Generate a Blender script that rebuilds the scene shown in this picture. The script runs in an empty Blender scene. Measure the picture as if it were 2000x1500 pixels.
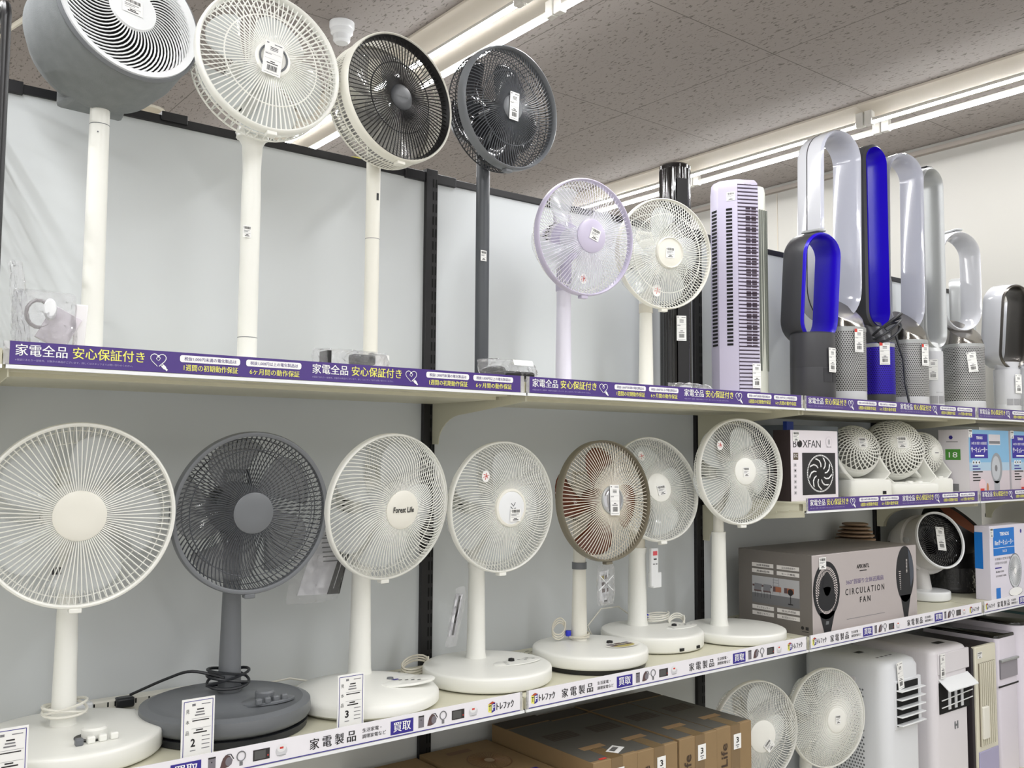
import bpy, math, random
from mathutils import Matrix, Vector
random.seed(7)
PI = math.pi
scene = bpy.context.scene
COL = scene.collection

# ------------------------------------------------------------------ camera
def make_camera():
    yaw, pitch, roll = .6613, .0715, -.0064
    fw = Vector((math.sin(yaw)*math.cos(pitch), math.cos(yaw)*math.cos(pitch), math.sin(pitch)))
    r = Vector((math.cos(yaw), -math.sin(yaw), 0)); d = fw.cross(r)
    r2 = r*math.cos(roll)+d*math.sin(roll); d2 = -r*math.sin(roll)+d*math.cos(roll)
    cd = bpy.data.cameras.new('camera'); cd.sensor_width = 36; cd.lens = 1824.56*36/2000
    cd.clip_start = .05; cd.clip_end = 100
    co = bpy.data.objects.new('camera', cd); COL.objects.link(co)
    co.matrix_world = Matrix(((r2.x, -d2.x, -fw.x, -1.5048), (r2.y, -d2.y, -fw.y, -2.3442), (r2.z, -d2.z, -fw.z, 1.5), (0, 0, 0, 1)))
    scene.camera = co
make_camera()
scene.view_settings.view_transform = 'Standard'
scene.view_settings.look = 'None'
scene.view_settings.gamma = 1
scene.view_settings.use_curve_mapping = False
scene.view_settings.exposure = 0.16
w = bpy.data.worlds.new('world'); scene.world = w; w.use_nodes = True
w.node_tree.nodes['Background'].inputs[0].default_value = (1, .985, .95, 1)
w.node_tree.nodes['Background'].inputs[1].default_value = .74
TUBE_POWER = 66.0

# ------------------------------------------------------------------ materials
MATS = {}
def mat(name, col, rough=.45, metal=0, spec=.5, alpha=1, emit=None, trans=0, bump=0, bscale=200, coat=0, noise=0, nscale=8):
    if name in MATS: return MATS[name]
    m = bpy.data.materials.new(name); m.use_nodes = True
    nt = m.node_tree; b = nt.nodes['Principled BSDF']
    b.inputs['Base Color'].default_value = (*col, 1)
    b.inputs['Roughness'].default_value = rough
    b.inputs['Metallic'].default_value = metal
    b.inputs['Specular IOR Level'].default_value = spec
    b.inputs['Alpha'].default_value = alpha
    b.inputs['Coat Weight'].default_value = coat
    if trans: b.inputs['Transmission Weight'].default_value = trans
    if emit:
        b.inputs['Emission Color'].default_value = (*emit[0], 1); b.inputs['Emission Strength'].default_value = emit[1]
    if bump or noise:
        tc = nt.nodes.new('ShaderNodeTexCoord'); n = nt.nodes.new('ShaderNodeTexNoise')
        n.inputs['Scale'].default_value = bscale if bump else nscale
        nt.links.new(tc.outputs['Object'], n.inputs['Vector'])
        if bump:
            bp = nt.nodes.new('ShaderNodeBump'); bp.inputs['Strength'].default_value = bump; bp.inputs['Distance'].default_value = .002
            nt.links.new(n.outputs['Fac'], bp.inputs['Height']); nt.links.new(bp.outputs[0], b.inputs['Normal'])
        if noise:
            n2 = nt.nodes.new('ShaderNodeTexNoise'); n2.inputs['Scale'].default_value = nscale; n2.inputs['Detail'].default_value = 6
            nt.links.new(tc.outputs['Object'], n2.inputs['Vector'])
            mx = nt.nodes.new('ShaderNodeMix'); mx.data_type = 'RGBA'
            mx.inputs[6].default_value = (*[c*(1-noise) for c in col], 1); mx.inputs[7].default_value = (*[min(1, c*(1+noise)) for c in col], 1)
            nt.links.new(n2.outputs['Fac'], mx.inputs[0]); nt.links.new(mx.outputs[2], b.inputs['Base Color'])
    MATS[name] = m
    return m
def srgb(r, g, b):
    f = lambda c: (c/255/12.92) if c/255 <= .04045 else ((c/255+.055)/1.055)**2.4
    return (f(r), f(g), f(b))
def nodes(m): return m.node_tree.nodes, m.node_tree.links, m.node_tree.nodes['Principled BSDF']
def math_node(N, L, op, a, b=None, c=None):
    n = N.new('ShaderNodeMath'); n.operation = op
    for i, v in enumerate((a, b, c)):
        if v is None: continue
        if isinstance(v, (int, float)): n.inputs[i].default_value = v
        else: L.new(v, n.inputs[i])
    return n.outputs[0]

WHITE = mat('white_plastic', srgb(238, 238, 232), .32, bump=.02)
WHITE2 = mat('cool_white_plastic', srgb(236, 238, 240), .22, coat=.3)
WARMW = mat('warm_white_plastic', srgb(232, 230, 220), .35)
LAV = mat('lavender_plastic', srgb(198, 191, 213), .3)
LAVW = mat('pale_lavender_plastic', srgb(222, 219, 232), .28)
LAVT = mat('lavender_tower_plastic', srgb(190, 184, 205), .4)
GREY = mat('grey_plastic', srgb(110, 113, 117), .38)
DGREY = mat('dark_grey_plastic', srgb(72, 75, 80), .4)
CHAR = mat('charcoal_plastic', srgb(38, 40, 44), .4)
BLACK = mat('black_plastic', srgb(17, 16, 18), .35)
GLOSSB = mat('gloss_black_plastic', srgb(12, 10, 11), .08, coat=.6)
BLKW = mat('black_wire', srgb(20, 19, 20), .3)
BEIGE = mat('beige_plastic', srgb(216, 211, 196), .4)
OLIVE = mat('taupe_rim_plastic', srgb(122, 116, 100), .35)
CREAMW = mat('cream_wire', srgb(226, 220, 206), .35)
WIREW = mat('white_wire', srgb(236, 236, 230), .35)
SILVER = mat('silver_plastic', srgb(176, 178, 178), .32, metal=.35)
NICKEL = mat('nickel_satin', srgb(150, 146, 140), .22, metal=1)
CHROME = mat('chrome', srgb(215, 215, 220), .12, metal=1)
BLUE = mat('deep_blue_plastic', srgb(34, 6, 190), .3)
BLUEP = mat('blue_metallic', srgb(40, 16, 160), .3, metal=.3)
PINKB = mat('red_button', srgb(224, 90, 100), .4)
PAPER = mat('label_paper', srgb(240, 240, 238), .6)
INK = mat('black_ink', srgb(28, 26, 28), .6)
GINK = mat('grey_ink', srgb(120, 120, 124), .6)
REDINK = mat('red_ink', srgb(206, 60, 50), .6)
BOARD = mat('shelf_panel_board', srgb(212, 216, 218), .38, bump=.03, bscale=900)
POSTB = mat('black_post_steel', srgb(21, 20, 22), .45)
SLOTB = mat('slot_black', (.002, .002, .002), .9)
SHELFW = mat('shelf_steel', srgb(212, 209, 188), .4)
CLEARC = None
STRIPP = mat('purple_print', srgb(72, 48, 128), .18, coat=.5)
NAVY = mat('navy_purple_print', srgb(50, 40, 140), .35)
YEL = mat('yellow_print', srgb(238, 234, 110), .5)
WPRINT = mat('white_print', srgb(245, 245, 245), .5)
SLATE = mat('slate_print', srgb(120, 116, 124), .5)
MAROON = mat('brown_print', srgb(88, 66, 66), .5)
CARD = mat('cardboard', srgb(142, 118, 84), .75, noise=.06, nscale=30)
CARDT = mat('packing_tape', srgb(120, 97, 64), .25, coat=.4)
CARDP = mat('grey_carton_print', srgb(84, 82, 76), .7)
CARDK = mat('dark_carton_print', srgb(62, 54, 44), .7)
FABRIC = mat('grey_fabric', srgb(128, 132, 134), .9, bump=.5, bscale=900, noise=.16, nscale=45)
BROWNB = mat('brown_blade', srgb(96, 44, 20), .25, coat=.4)
CORDM = mat('white_cord', srgb(224, 222, 212), .4)
TIE = mat('blue_twist_tie', srgb(40, 50, 190), .4)

def blade_mat(name, col, a):
    m = mat(name, col, .08, spec=.6, alpha=a, coat=.5); return m
BL_CLEAR = blade_mat('clear_blade', srgb(232, 236, 238), .38)
BL_WHITE = blade_mat('milky_blade', srgb(232, 236, 236), .62)
BL_GREY = blade_mat('smoke_blade', srgb(120, 122, 126), .42)
BL_DARK = blade_mat('dark_blade', srgb(50, 50, 54), .9)
BL_SMOKE = blade_mat('light_smoke_blade', srgb(150, 150, 150), .4)
def film_mat(name, col=(1, 1, 1), a=.16):
    m = bpy.data.materials.new(name); m.use_nodes = True; N = m.node_tree.nodes; L = m.node_tree.links; N.remove(N['Principled BSDF'])
    out = N['Material Output']; t = N.new('ShaderNodeBsdfTransparent'); g = N.new('ShaderNodeBsdfGlossy'); d = N.new('ShaderNodeBsdfDiffuse')
    t.inputs[0].default_value = (.96, .96, .97, 1)
    g.inputs['Roughness'].default_value = .12; g.inputs[0].default_value = (1, 1, 1, 1); d.inputs[0].default_value = (*col, 1)
    tc = N.new('ShaderNodeTexCoord'); n = N.new('ShaderNodeTexNoise'); n.inputs['Scale'].default_value = 45; n.inputs['Detail'].default_value = 3
    L.new(tc.outputs['Object'], n.inputs['Vector'])
    bp = N.new('ShaderNodeBump'); bp.inputs['Strength'].default_value = 1; bp.inputs['Distance'].default_value = .02; L.new(n.outputs['Fac'], bp.inputs['Height'])
    L.new(bp.outputs[0], g.inputs['Normal'])
    fr = N.new('ShaderNodeFresnel'); fr.inputs[0].default_value = 1.45; L.new(bp.outputs[0], fr.inputs['Normal'])
    m1 = N.new('ShaderNodeMixShader'); m1.inputs[0].default_value = a; L.new(t.outputs[0], m1.inputs[1]); L.new(d.outputs[0], m1.inputs[2])
    m2 = N.new('ShaderNodeMixShader'); L.new(fr.outputs[0], m2.inputs[0]); L.new(m1.outputs[0], m2.inputs[1]); L.new(g.outputs[0], m2.inputs[2])
    L.new(m2.outputs[0], out.inputs[0]); MATS[name] = m
    return m
FILM = film_mat('clear_plastic_film', a=.1)
STRETCH = film_mat('stretch_wrap', a=.02)

def ceiling_mat():
    m = mat('ceiling_board', srgb(200, 196, 192), .85); N, L, b = nodes(m)
    tc = N.new('ShaderNodeTexCoord'); sep = N.new('ShaderNodeSeparateXYZ'); L.new(tc.outputs['Object'], sep.inputs[0])
    mp = N.new('ShaderNodeMapping'); mp.inputs['Scale'].default_value = (100, 36, 1); L.new(tc.outputs['Object'], mp.inputs[0])
    n = N.new('ShaderNodeTexNoise'); n.inputs['Scale'].default_value = 1; n.inputs['Detail'].default_value = 1.5; n.inputs['Distortion'].default_value = .6; L.new(mp.outputs[0], n.inputs['Vector'])
    r = N.new('ShaderNodeValToRGB'); r.color_ramp.elements[0].position = .605; r.color_ramp.elements[1].position = .665
    L.new(n.outputs['Fac'], r.inputs[0])
    n3 = N.new('ShaderNodeTexNoise'); n3.inputs['Scale'].default_value = 160; L.new(tc.outputs['Object'], n3.inputs['Vector'])
    r3 = N.new('ShaderNodeValToRGB'); r3.color_ramp.elements[0].position = .66; r3.color_ramp.elements[1].position = .72; L.new(n3.outputs['Fac'], r3.inputs[0])
    def seam(o, off):
        a = math_node(N, L, 'SUBTRACT', o, off); q = math_node(N, L, 'DIVIDE', a, .908); fr = math_node(N, L, 'FRACT', math_node(N, L, 'ADD', q, 20))
        d = math_node(N, L, 'ABSOLUTE', math_node(N, L, 'SUBTRACT', fr, .5)); return math_node(N, L, 'GREATER_THAN', d, .4975)
    s = math_node(N, L, 'MAXIMUM', seam(sep.outputs[0], .872), seam(sep.outputs[1], .053))
    f = math_node(N, L, 'MULTIPLY', r.outputs[0], .62); f = math_node(N, L, 'MAXIMUM', f, math_node(N, L, 'MULTIPLY', r3.outputs[0], .35)); f = math_node(N, L, 'MAXIMUM', f, math_node(N, L, 'MULTIPLY', s, .7))
    mx = N.new('ShaderNodeMix'); mx.data_type = 'RGBA'; mx.inputs[6].default_value = (*srgb(148, 141, 137), 1); mx.inputs[7].default_value = (*srgb(66, 60, 56), 1)
    L.new(f, mx.inputs[0]); L.new(mx.outputs[2], b.inputs['Base Color'])
    return m
def perforated(name, col, hole, pitch, R, rad=.3, metal=.4, z0=None, z1=None):
    m = mat(name, col, .4, metal=metal); N, L, b = nodes(m)
    tc = N.new('ShaderNodeTexCoord'); sep = N.new('ShaderNodeSeparateXYZ'); L.new(tc.outputs['Object'], sep.inputs[0])
    a = math_node(N, L, 'ARCTAN2', sep.outputs[1], sep.outputs[0]); u = math_node(N, L, 'MULTIPLY', a, R/pitch)
    v = math_node(N, L, 'DIVIDE', sep.outputs[2], pitch*.866)
    row = math_node(N, L, 'FLOOR', v); odd = math_node(N, L, 'MULTIPLY', math_node(N, L, 'MODULO', row, 2), .5)
    uu = math_node(N, L, 'SUBTRACT', math_node(N, L, 'FRACT', math_node(N, L, 'ADD', math_node(N, L, 'ADD', u, odd), 100)), .5)
    vv = math_node(N, L, 'MULTIPLY', math_node(N, L, 'SUBTRACT', math_node(N, L, 'SUBTRACT', v, row), .5), .866)
    d = math_node(N, L, 'SQRT', math_node(N, L, 'ADD', math_node(N, L, 'MULTIPLY', uu, uu), math_node(N, L, 'MULTIPLY', vv, vv)))
    f = math_node(N, L, 'LESS_THAN', d, rad)
    mx = N.new('ShaderNodeMix'); mx.data_type = 'RGBA'; mx.inputs[6].default_value = (*col, 1); mx.inputs[7].default_value = (*hole, 1)
    L.new(f, mx.inputs[0]); L.new(mx.outputs[2], b.inputs['Base Color'])
    return m

# ------------------------------------------------------------------ mesh builder
TXT = {}
def smooth(pts, n=6):
    P = [Vector(p) for p in pts]; P = [P[0]*2-P[1]]+P+[P[-1]*2-P[-2]]; out = []
    for i in range(1, len(P)-2):
        for k in range(n):
            t = k/n; out.append(tuple(.5*((2*P[i])+(P[i+1]-P[i-1])*t+(2*P[i-1]-5*P[i]+4*P[i+1]-P[i+2])*t*t+(3*P[i]-P[i-1]-3*P[i+1]+P[i+2])*t**3)))
    return out+[tuple(P[-2])]
def text_geo(body, bold=0):
    key = (body, bold)
    if key in TXT: return TXT[key]
    cu = bpy.data.curves.new('t', 'FONT'); cu.body = body; cu.size = 1; cu.resolution_u = 2; cu.offset = bold
    ob = bpy.data.objects.new('t', cu); COL.objects.link(ob)
    dg = bpy.context.evaluated_depsgraph_get(); dg.update()
    me = ob.evaluated_get(dg).to_mesh()
    vs = [tuple(v.co) for v in me.vertices]; fs = [tuple(p.vertices) for p in me.polygons]
    ob.evaluated_get(dg).to_mesh_clear(); bpy.data.objects.remove(ob); bpy.data.curves.remove(cu)
    TXT[key] = (vs, fs)
    return TXT[key]
def frame(o, x, y):
    x = Vector(x).normalized(); y = Vector(y).normalized(); z = x.cross(y)
    return Matrix(((x.x, y.x, z.x, o[0]), (x.y, y.y, z.y, o[1]), (x.z, y.z, z.z, o[2]), (0, 0, 0, 1)))
def FR(x, y, z): return frame((x, y, z), (1, 0, 0), (0, 0, 1))          # a face looking at the aisle (-Y)
def LF(x, y, z): return frame((x, y, z), (0, -1, 0), (0, 0, 1))         # a face looking left (-X)
def UP(x, y, z): return frame((x, y, z), (1, 0, 0), (0, 1, 0))
class MB:
    def __init__(s, T=None): s.v = []; s.f = []; s.m = []; s.T = T or Matrix.Identity(4); s.mats = []
    def mi(s, m):
        if m not in s.mats: s.mats.append(m)
        return s.mats.index(m)
    def add(s, vs, fs, m, T=None):
        T = T if T is not None else s.T; k = len(s.v); i = s.mi(m)
        s.v += [tuple(T @ Vector(v)) for v in vs]
        for f in fs: s.f.append(tuple(k+q for q in f)); s.m.append(i)
        return s
    def box(s, a, b, m, T=None):
        x0, y0, z0 = a; x1, y1, z1 = b
        vs = [(x0, y0, z0), (x1, y0, z0), (x1, y1, z0), (x0, y1, z0), (x0, y0, z1), (x1, y0, z1), (x1, y1, z1), (x0, y1, z1)]
        return s.add(vs, [(0, 3, 2, 1), (4, 5, 6, 7), (0, 1, 5, 4), (1, 2, 6, 5), (2, 3, 7, 6), (3, 0, 4, 7)], m, T)
    def rect(s, x0, y0, x1, y1, m, T=None, z=0): return s.add([(x0, y0, z), (x1, y0, z), (x1, y1, z), (x0, y1, z)], [(0, 1, 2, 3)], m, T)
    def disc(s, cx, cy, rx, ry, m, T=None, z=0, n=24): return s.add([(cx+rx*math.cos(2*PI*i/n), cy+ry*math.sin(2*PI*i/n), z) for i in range(n)], [tuple(range(n))], m, T)
    def lathe(s, prof, m, n=40, T=None, cap=True):
        vs = []; fs = []
        for r, z in prof:
            for i in range(n): a = 2*PI*i/n; vs.append((r*math.cos(a), r*math.sin(a), z))
        for k in range(len(prof)-1):
            for i in range(n):
                j = (i+1) % n; fs.append((k*n+i, k*n+j, (k+1)*n+j, (k+1)*n+i))
        if cap:
            if prof[0][0] > 1e-6: fs.append(tuple(reversed(range(n))))
            if prof[-1][0] > 1e-6: fs.append(tuple((len(prof)-1)*n+i for i in range(n)))
        return s.add(vs, fs, m, T)
    def loft(s, rings, m, T=None, cap=True, closed=False):
        n = len(rings[0]); vs = [p for r in rings for p in r]; fs = []; K = len(rings)
        for k in range(K if closed else K-1):
            q = (k+1) % K
            for i in range(n):
                j = (i+1) % n; fs.append((k*n+i, k*n+j, q*n+j, q*n+i))
        if cap and not closed: fs.append(tuple(reversed(range(n)))); fs.append(tuple((K-1)*n+i for i in range(n)))
        return s.add(vs, fs, m, T)
    def prism(s, out, z0, z1, m, T=None): return s.loft([[(x, y, z0) for x, y in out], [(x, y, z1) for x, y in out]], m, T)
    def tube(s, pts, r, m, n=6, closed=False, T=None, flat=1):
        P = [Vector(p) for p in pts]; K = len(P); rings = []; up = None
        for i in range(K):
            if closed: t = P[(i+1) % K]-P[i-1]
            else: t = P[min(i+1, K-1)]-P[max(i-1, 0)]
            t.normalize()
            if up is None:
                up = Vector((0, 0, 1)) if abs(t.z) < .9 else Vector((1, 0, 0))
            a = up-t*up.dot(t); a.normalize(); up = a; b = t.cross(a)
            rr = r[i] if isinstance(r, (list, tuple)) else r
            rings.append([tuple(P[i]+a*rr*math.cos(2*PI*q/n+.4)*flat+b*rr*math.sin(2*PI*q/n+.4)) for q in range(n)])
        return s.loft(rings, m, T, closed=closed)
    def text(s, body, x0, y0, x1, y1, m, T=None, z=0, bold=0, fit=True):
        if bold and any(ord(c) > 255 for c in body):
            k = min(bold, .055)*(y1-y0)*1.2
            for q in range(3): s.text(body, x0+k*q/2, y0, x1-k*(2-q)/2, y1, m, T, z+.00003*q)
            return s
        vs, fs = text_geo(body, bold)
        if not vs: return s
        ax = min(v[0] for v in vs); bx = max(v[0] for v in vs); ay = min(v[1] for v in vs); by = max(v[1] for v in vs)
        sx = (x1-x0)/max(bx-ax, 1e-6); sy = (y1-y0)/max(by-ay, 1e-6)
        return s.add([(x0+(v[0]-ax)*sx, y0+(v[1]-ay)*sy, z) for v in vs], fs, m, T)
    def build(s, name, parent=None, bevel=0, solid=0, sub=0, ang=35, flat=False, seg=2):
        me = bpy.data.meshes.new(name)
        off = parent_world(parent) if parent else Vector((0, 0, 0))
        me.from_pydata([(v[0]-off.x, v[1]-off.y, v[2]-off.z) for v in s.v], [], s.f)
        for m in s.mats: me.materials.append(m)
        me.polygons.foreach_set('material_index', s.m)
        me.polygons.foreach_set('use_smooth', [not flat]*len(s.f)); me.update()
        if not flat: me.set_sharp_from_angle(angle=math.radians(ang))
        o = bpy.data.objects.new(name, me); COL.objects.link(o)
        if parent: o.parent = parent
        if solid: d = o.modifiers.new('solid', 'SOLIDIFY'); d.thickness = solid; d.offset = 0
        if bevel:
            d = o.modifiers.new('bevel', 'BEVEL'); d.width = bevel; d.segments = seg; d.limit_method = 'ANGLE'; d.angle_limit = math.radians(40); d.harden_normals = False
        if sub: d = o.modifiers.new('sub', 'SUBSURF'); d.levels = sub; d.render_levels = sub
        return o
def parent_world(p):
    v = Vector((0, 0, 0))
    while p: v += p.location; p = p.parent
    return v
def thing(name, label, cat, loc, group=None):
    o = bpy.data.objects.new(name, None); COL.objects.link(o); o.location = loc; o.empty_display_size = .05
    return tag(o, label, cat, group)
def tag(o, label, cat, group=None):
    o['label'] = label; o['category'] = cat
    if group: o['group'] = group
    return o
def struct(o): o['kind'] = 'structure'; return o
def origin(o, loc):
    """move a top-level mesh's origin to loc, keeping it where it stands"""
    loc = Vector(loc); o.data.transform(Matrix.Translation(-loc)); o.location = loc; return o

# ------------------------------------------------------------------ room
CEIL = 3.21
m = MB(); m.rect(-7, -7, 3.5, 6, mat('vinyl_floor', srgb(190, 186, 178), .3, noise=.05, nscale=3)); struct(m.build('floor', flat=True))
cm = ceiling_mat()
m = MB(); m.box((-7, -7, CEIL), (3.5, 6, CEIL+.03), cm); struct(m.build('ceiling', flat=True))
wm = mat('cream_wall', srgb(168, 166, 160), .7)
m = MB(); m.box((3.46, -7, 0), (3.5, 6, CEIL), wm); struct(m.build('wall_right', flat=True))
m = MB(); m.box((-7, 6, 0), (3.5, 6.04, CEIL), wm); struct(m.build('wall_back', flat=True))
m = MB()
m.box((3.425, -7, CEIL-.045), (3.46, 6, CEIL-.02), mat('trim_grey', srgb(150, 142, 134), .5)); m.box((3.44, -7, CEIL-.02), (3.46, 6, CEIL), wm)
struct(m.build('trim_1', flat=True))
m = MB()
for y in (-.55, .36, 1.273, 2.18, 3.1): m.box((3.4575, y-.003, 0), (3.461, y+.003, CEIL-.05), mat('wall_joint', srgb(176, 168, 154), .7))
struct(m.build('trim_2', flat=True))

# ------------------------------------------------------------------ fluorescent fixtures
TUBE = bpy.data.materials.new('fluorescent_tube'); TUBE.use_nodes = True
_n = TUBE.node_tree.nodes; _l = TUBE.node_tree.links; _n.remove(_n['Principled BSDF']); _e = _n.new('ShaderNodeEmission')
_e.inputs[0].default_value = (.985, .99, 1, 1); _e.inputs[1].default_value = TUBE_POWER; _l.new(_e.outputs[0], _n['Material Output'].inputs[0])
FIXW = mat('fixture_enamel', srgb(196, 188, 174), .45)
FIXS = mat('lamp_socket', srgb(206, 204, 198), .45)
def fixture(x, y0, label):
    """twin-tube fixture 1.25 m long along Y; x is the centre, y0 the near end"""
    L = 1.235; t = thing('fluorescent_light', label, 'ceiling light', (x, y0+L/2, CEIL), 'twin tube ceiling lights')
    T = Matrix(((1, 0, 0, x), (0, 0, 1, y0), (0, 1, 0, CEIL), (0, 0, 0, 1)))   # local: x across, y up, z along
    m = MB(T)
    m.prism([(-.15, 0), (-.15, -.012), (-.035, -.04), (.035, -.04), (.15, -.012), (.15, 0)], 0, L, FIXW); m.build('housing', t, bevel=.002)
    for s in (-1, 1):
        # LED tube: opaque spine above, luminous diffuser below
        m = MB(T)
        ring = lambda z, a0, a1: [(s*.075+.0145*math.cos(a0+(a1-a0)*i/8), -.078+.0145*math.sin(a0+(a1-a0)*i/8), z) for i in range(9)]
        for a0, a1, mt in ((PI*1.12, PI*1.88, TUBE), (-PI*.12, PI*1.12, FIXS)):
            m.add(ring(.044, a0, a1)+ring(L-.044, a0, a1), [(i, i+1, i+10, i+9) for i in range(8)], mt)
        tb = m.build('led_tube', t)
        for z in (.004, L-.044):
            m = MB(T); m.box((s*.075-.016, -.097, z), (s*.075+.016, -.02, z+.04), FIXS); m.build('lamp_socket', tb, bevel=.004)
    return t
for xi, (x, rn) in enumerate(((-3.9, 'far left'), (-1.65, 'left'), (.606, 'middle'), (2.72, 'right'))):
    for k in range(-5, 5):
        y0 = (.215 if x < 2 else .155)+k*1.235
        seen = (x > 0 and k >= -1)
        if x == -3.8 and k > 0: continue
        row = {-3.9: 'far left', -1.65: 'left', .606: 'middle', 2.72: 'right'}[x]
        where = {0: 'starting above the shelf panels', 1: 'just behind the shelf panels', 2: 'far behind the shelf panels', 3: 'third behind the shelf panels', 4: 'last before the back wall'}.get(k, 'over the aisle, %s unit before the shelves' % ['', 'first', 'second', 'third', 'fourth', 'fifth'][-k])
        fixture(x, y0, 'cream twin-tube light, %s ceiling row, %s' % (rn, where))
# detector, recessed downlight and conduit
t = thing('heat_detector', 'round white heat detector on the ceiling between two tall fans', 'detector', (.184, .953, CEIL))
T = Matrix.Translation((.184, .953, CEIL)) @ Matrix.Rotation(PI, 4, 'X')
MB(T).lathe([(.05, 0), (.05, .022), (.046, .03)], WHITE2).build('mount', t, bevel=.001)
MB(T).lathe([(.046, .03), (.044, .045), (.036, .052), (.034, .075), (.026, .084), (0, .085)], WHITE2, 40).build('sensor_cap', t)
t = thing('downlight', 'small unlit round downlight recessed in the ceiling behind the left panels', 'ceiling light', (-.129, 2.422, CEIL))
T = Matrix.Translation((-.129, 2.422, CEIL)) @ Matrix.Rotation(PI, 4, 'X')
MB(T).lathe([(.075, 0), (.075, .006), (.06, .008), (.058, .001)], BEIGE, cap=False).build('trim_ring', t)
MB(T).disc(0, 0, .06, .06, mat('downlight_lens', srgb(200, 190, 170), .3), z=.001).build('lens', t)
m = MB(); m.tube([(-1.1, 2.9, CEIL-.011), (-.5, .2, CEIL-.011)], .011, BEIGE, 8); tag(origin(m.build('conduit_pipe'), (-.8, 1.55, CEIL)), 'thin cream conduit pipe along the ceiling at the upper left', 'pipe')
# ------------------------------------------------------------------ gondola shelving
XB = [-2.4, -1.2, 0, 1.2, 2.4, 3.42]; LIPY = -.469
SU, SM, SL = 1.678, 1.334, .880          # board surfaces
bay = ['beyond the left edge', 'behind the four leftmost fans', 'behind the middle fans and tower fans', 'behind the box fan carton and bladeless fans', 'at the far right']
PR = mat('rail_black', srgb(22, 21, 24), .4)
for i in range(5):
    x0, x1 = XB[i]+.02, XB[i+1]-.02
    m = MB(); m.box((x0, 0, .15), (x1, .02, 2.31), BOARD)
    tag(origin(m.build('back_panel', flat=True), ((x0+x1)/2, .01, .15)), 'tall pale grey shelving back panel '+bay[i], 'shelf panel', 'gondola back panels')
    m = MB(); m.box((x0, -.006, 2.31), (x1, .026, 2.332), PR); m.box((x0+.0, -.01, 2.306), (x0+.07, .03, 2.336), PR); m.box((x1-.07, -.01, 2.306), (x1, .03, 2.336), PR)
    if i == 1: m.box((-.80, -.012, 2.318), (-.735, .03, 2.341), PR)
    tag(origin(m.build('top_rail', flat=True, bevel=.002), ((x0+x1)/2, .01, 2.31)), 'black capping rail topping the panel '+bay[i], 'rail', 'black panel rails')
for i, x in enumerate(XB[:-1]):
    pn = ['beyond the left edge', 'at the left end behind the wire screen', 'between the third and fourth lower fans', 'behind the rightmost lower pedestal fan', 'behind the white ball circulators'][i]
    t = thing('gondola_post', 'black slotted steel upright '+pn, 'shelf post', (x, 0, 0), 'black slotted uprights')
    MB().box((x-.02, -.014, 0), (x+.02, .03, 2.345), POSTB).build('post', t, bevel=.0015)
    m = MB()
    z = .2
    while z < 2.3:
        for dx in (.002, .012): m.rect(dx, z, dx+.005, z+.026, SLOTB, FR(x, -.0145, 0))
        z += .038
    m.build('slot_column', t, flat=True)
def bracket(t, x, zs, depth=.44, h=.13):
    pts = [(0, 0), (0, -h), (.03, -h)]
    for k in range(9):
        a = k/8*PI/2; pts.append((.03+.13*(1-math.cos(a)), -h+.085*math.sin(a)))
    pts += [(depth, -.02), (depth, 0)]
    T = frame((x-.0015, -.018, zs-.03), (0, -1, 0), (0, 0, 1))
    m = MB(T); m.prism(pts, -.0015, .0015, SHELFW)
    m.prism([(-.004, -h+.002), (.003, -h+.002), (.003, -h+.02), (-.004, -h+.02)], -.0012, .0012, POSTB)
    m.build('bracket', t)
def holes(m, x0, x1, z):
    x = x0+.05
    while x < x1-.04:
        for j, y in enumerate((-.05, -.064, -.078)): m.rect(x+j*.006, y, x+.014+j*.006, y+.0035, SLOTB, UP(0, 0, z+.0006))
        x += .032
def shelf(i, zs, label, br=(0, 0)):
    x0, x1 = XB[i]+.003, XB[i+1]-.003
    t = thing('shelf', label, 'shelf', ((x0+x1)/2, -.2, zs), 'cream steel shelves')
    m = MB(); m.box((x0, LIPY+.012, zs-.006), (x1, -.016, zs), SHELFW)
    m.box((x0+.003, LIPY+.03, zs-.03), (x1-.003, -.03, zs-.006), SHELFW)
    for k in range(2): m.box((x0+.003+.03*0, LIPY+.07+.05*k, zs-.034-.008*k), (x1-.003, -.03, zs-.03-.004*k), SHELFW)
    m.build('board', t, flat=True)
    m = MB(); m.box((x0, LIPY, zs-.034), (x1, LIPY+.012, zs+.0), SHELFW); m.box((x0, LIPY-.005, zs-.036), (x1, LIPY+.006, zs-.029), WHITE2); m.build('front_lip', t, flat=True)
    m = MB(); holes(m, x0, x1, zs); m.build('perforation_rows', t, flat=True)
    if br[0]: bracket(t, x0+.008, zs)
    if br[1]: bracket(t, x1-.008, zs)
for i in range(5):
    shelf(i, SU, 'cream steel top shelf '+['left of the frame', 'holding the four tallest fans', 'holding the lavender tower and low pedestal fans', 'holding the first bladeless fans', 'holding the last bladeless fans'][i], (1, 0) if i != 2 else (1, 1))
    shelf(i, SL, 'cream steel lower shelf '+['left of the frame', 'under the first three big pedestal fans', 'under the fans with white round bases', 'under the silver carton', 'under the blue-and-white circulator carton'][i], (0, 0))
shelf(3, SM, 'cream steel middle shelf under the box fan carton and ball circulators', (1, 1))
shelf(4, SM, 'cream steel middle shelf under the sky-blue circulator cartons', (1, 1))
for i in range(5):
    x0, x1 = XB[i]+.003, XB[i+1]-.003
    m = MB(); m.box((x0, -.62, .0), (x1, -.016, .13), SHELFW)
    tag(origin(m.build('base_deck', bevel=.003), ((x0+x1)/2, -.3, 0)), 'cream base deck of the shelving '+['left of the frame', 'under the brown cartons at the left', 'under the tall brown cartons', 'under the portable coolers', 'at the far right'][i], 'shelf', 'base decks')

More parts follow.
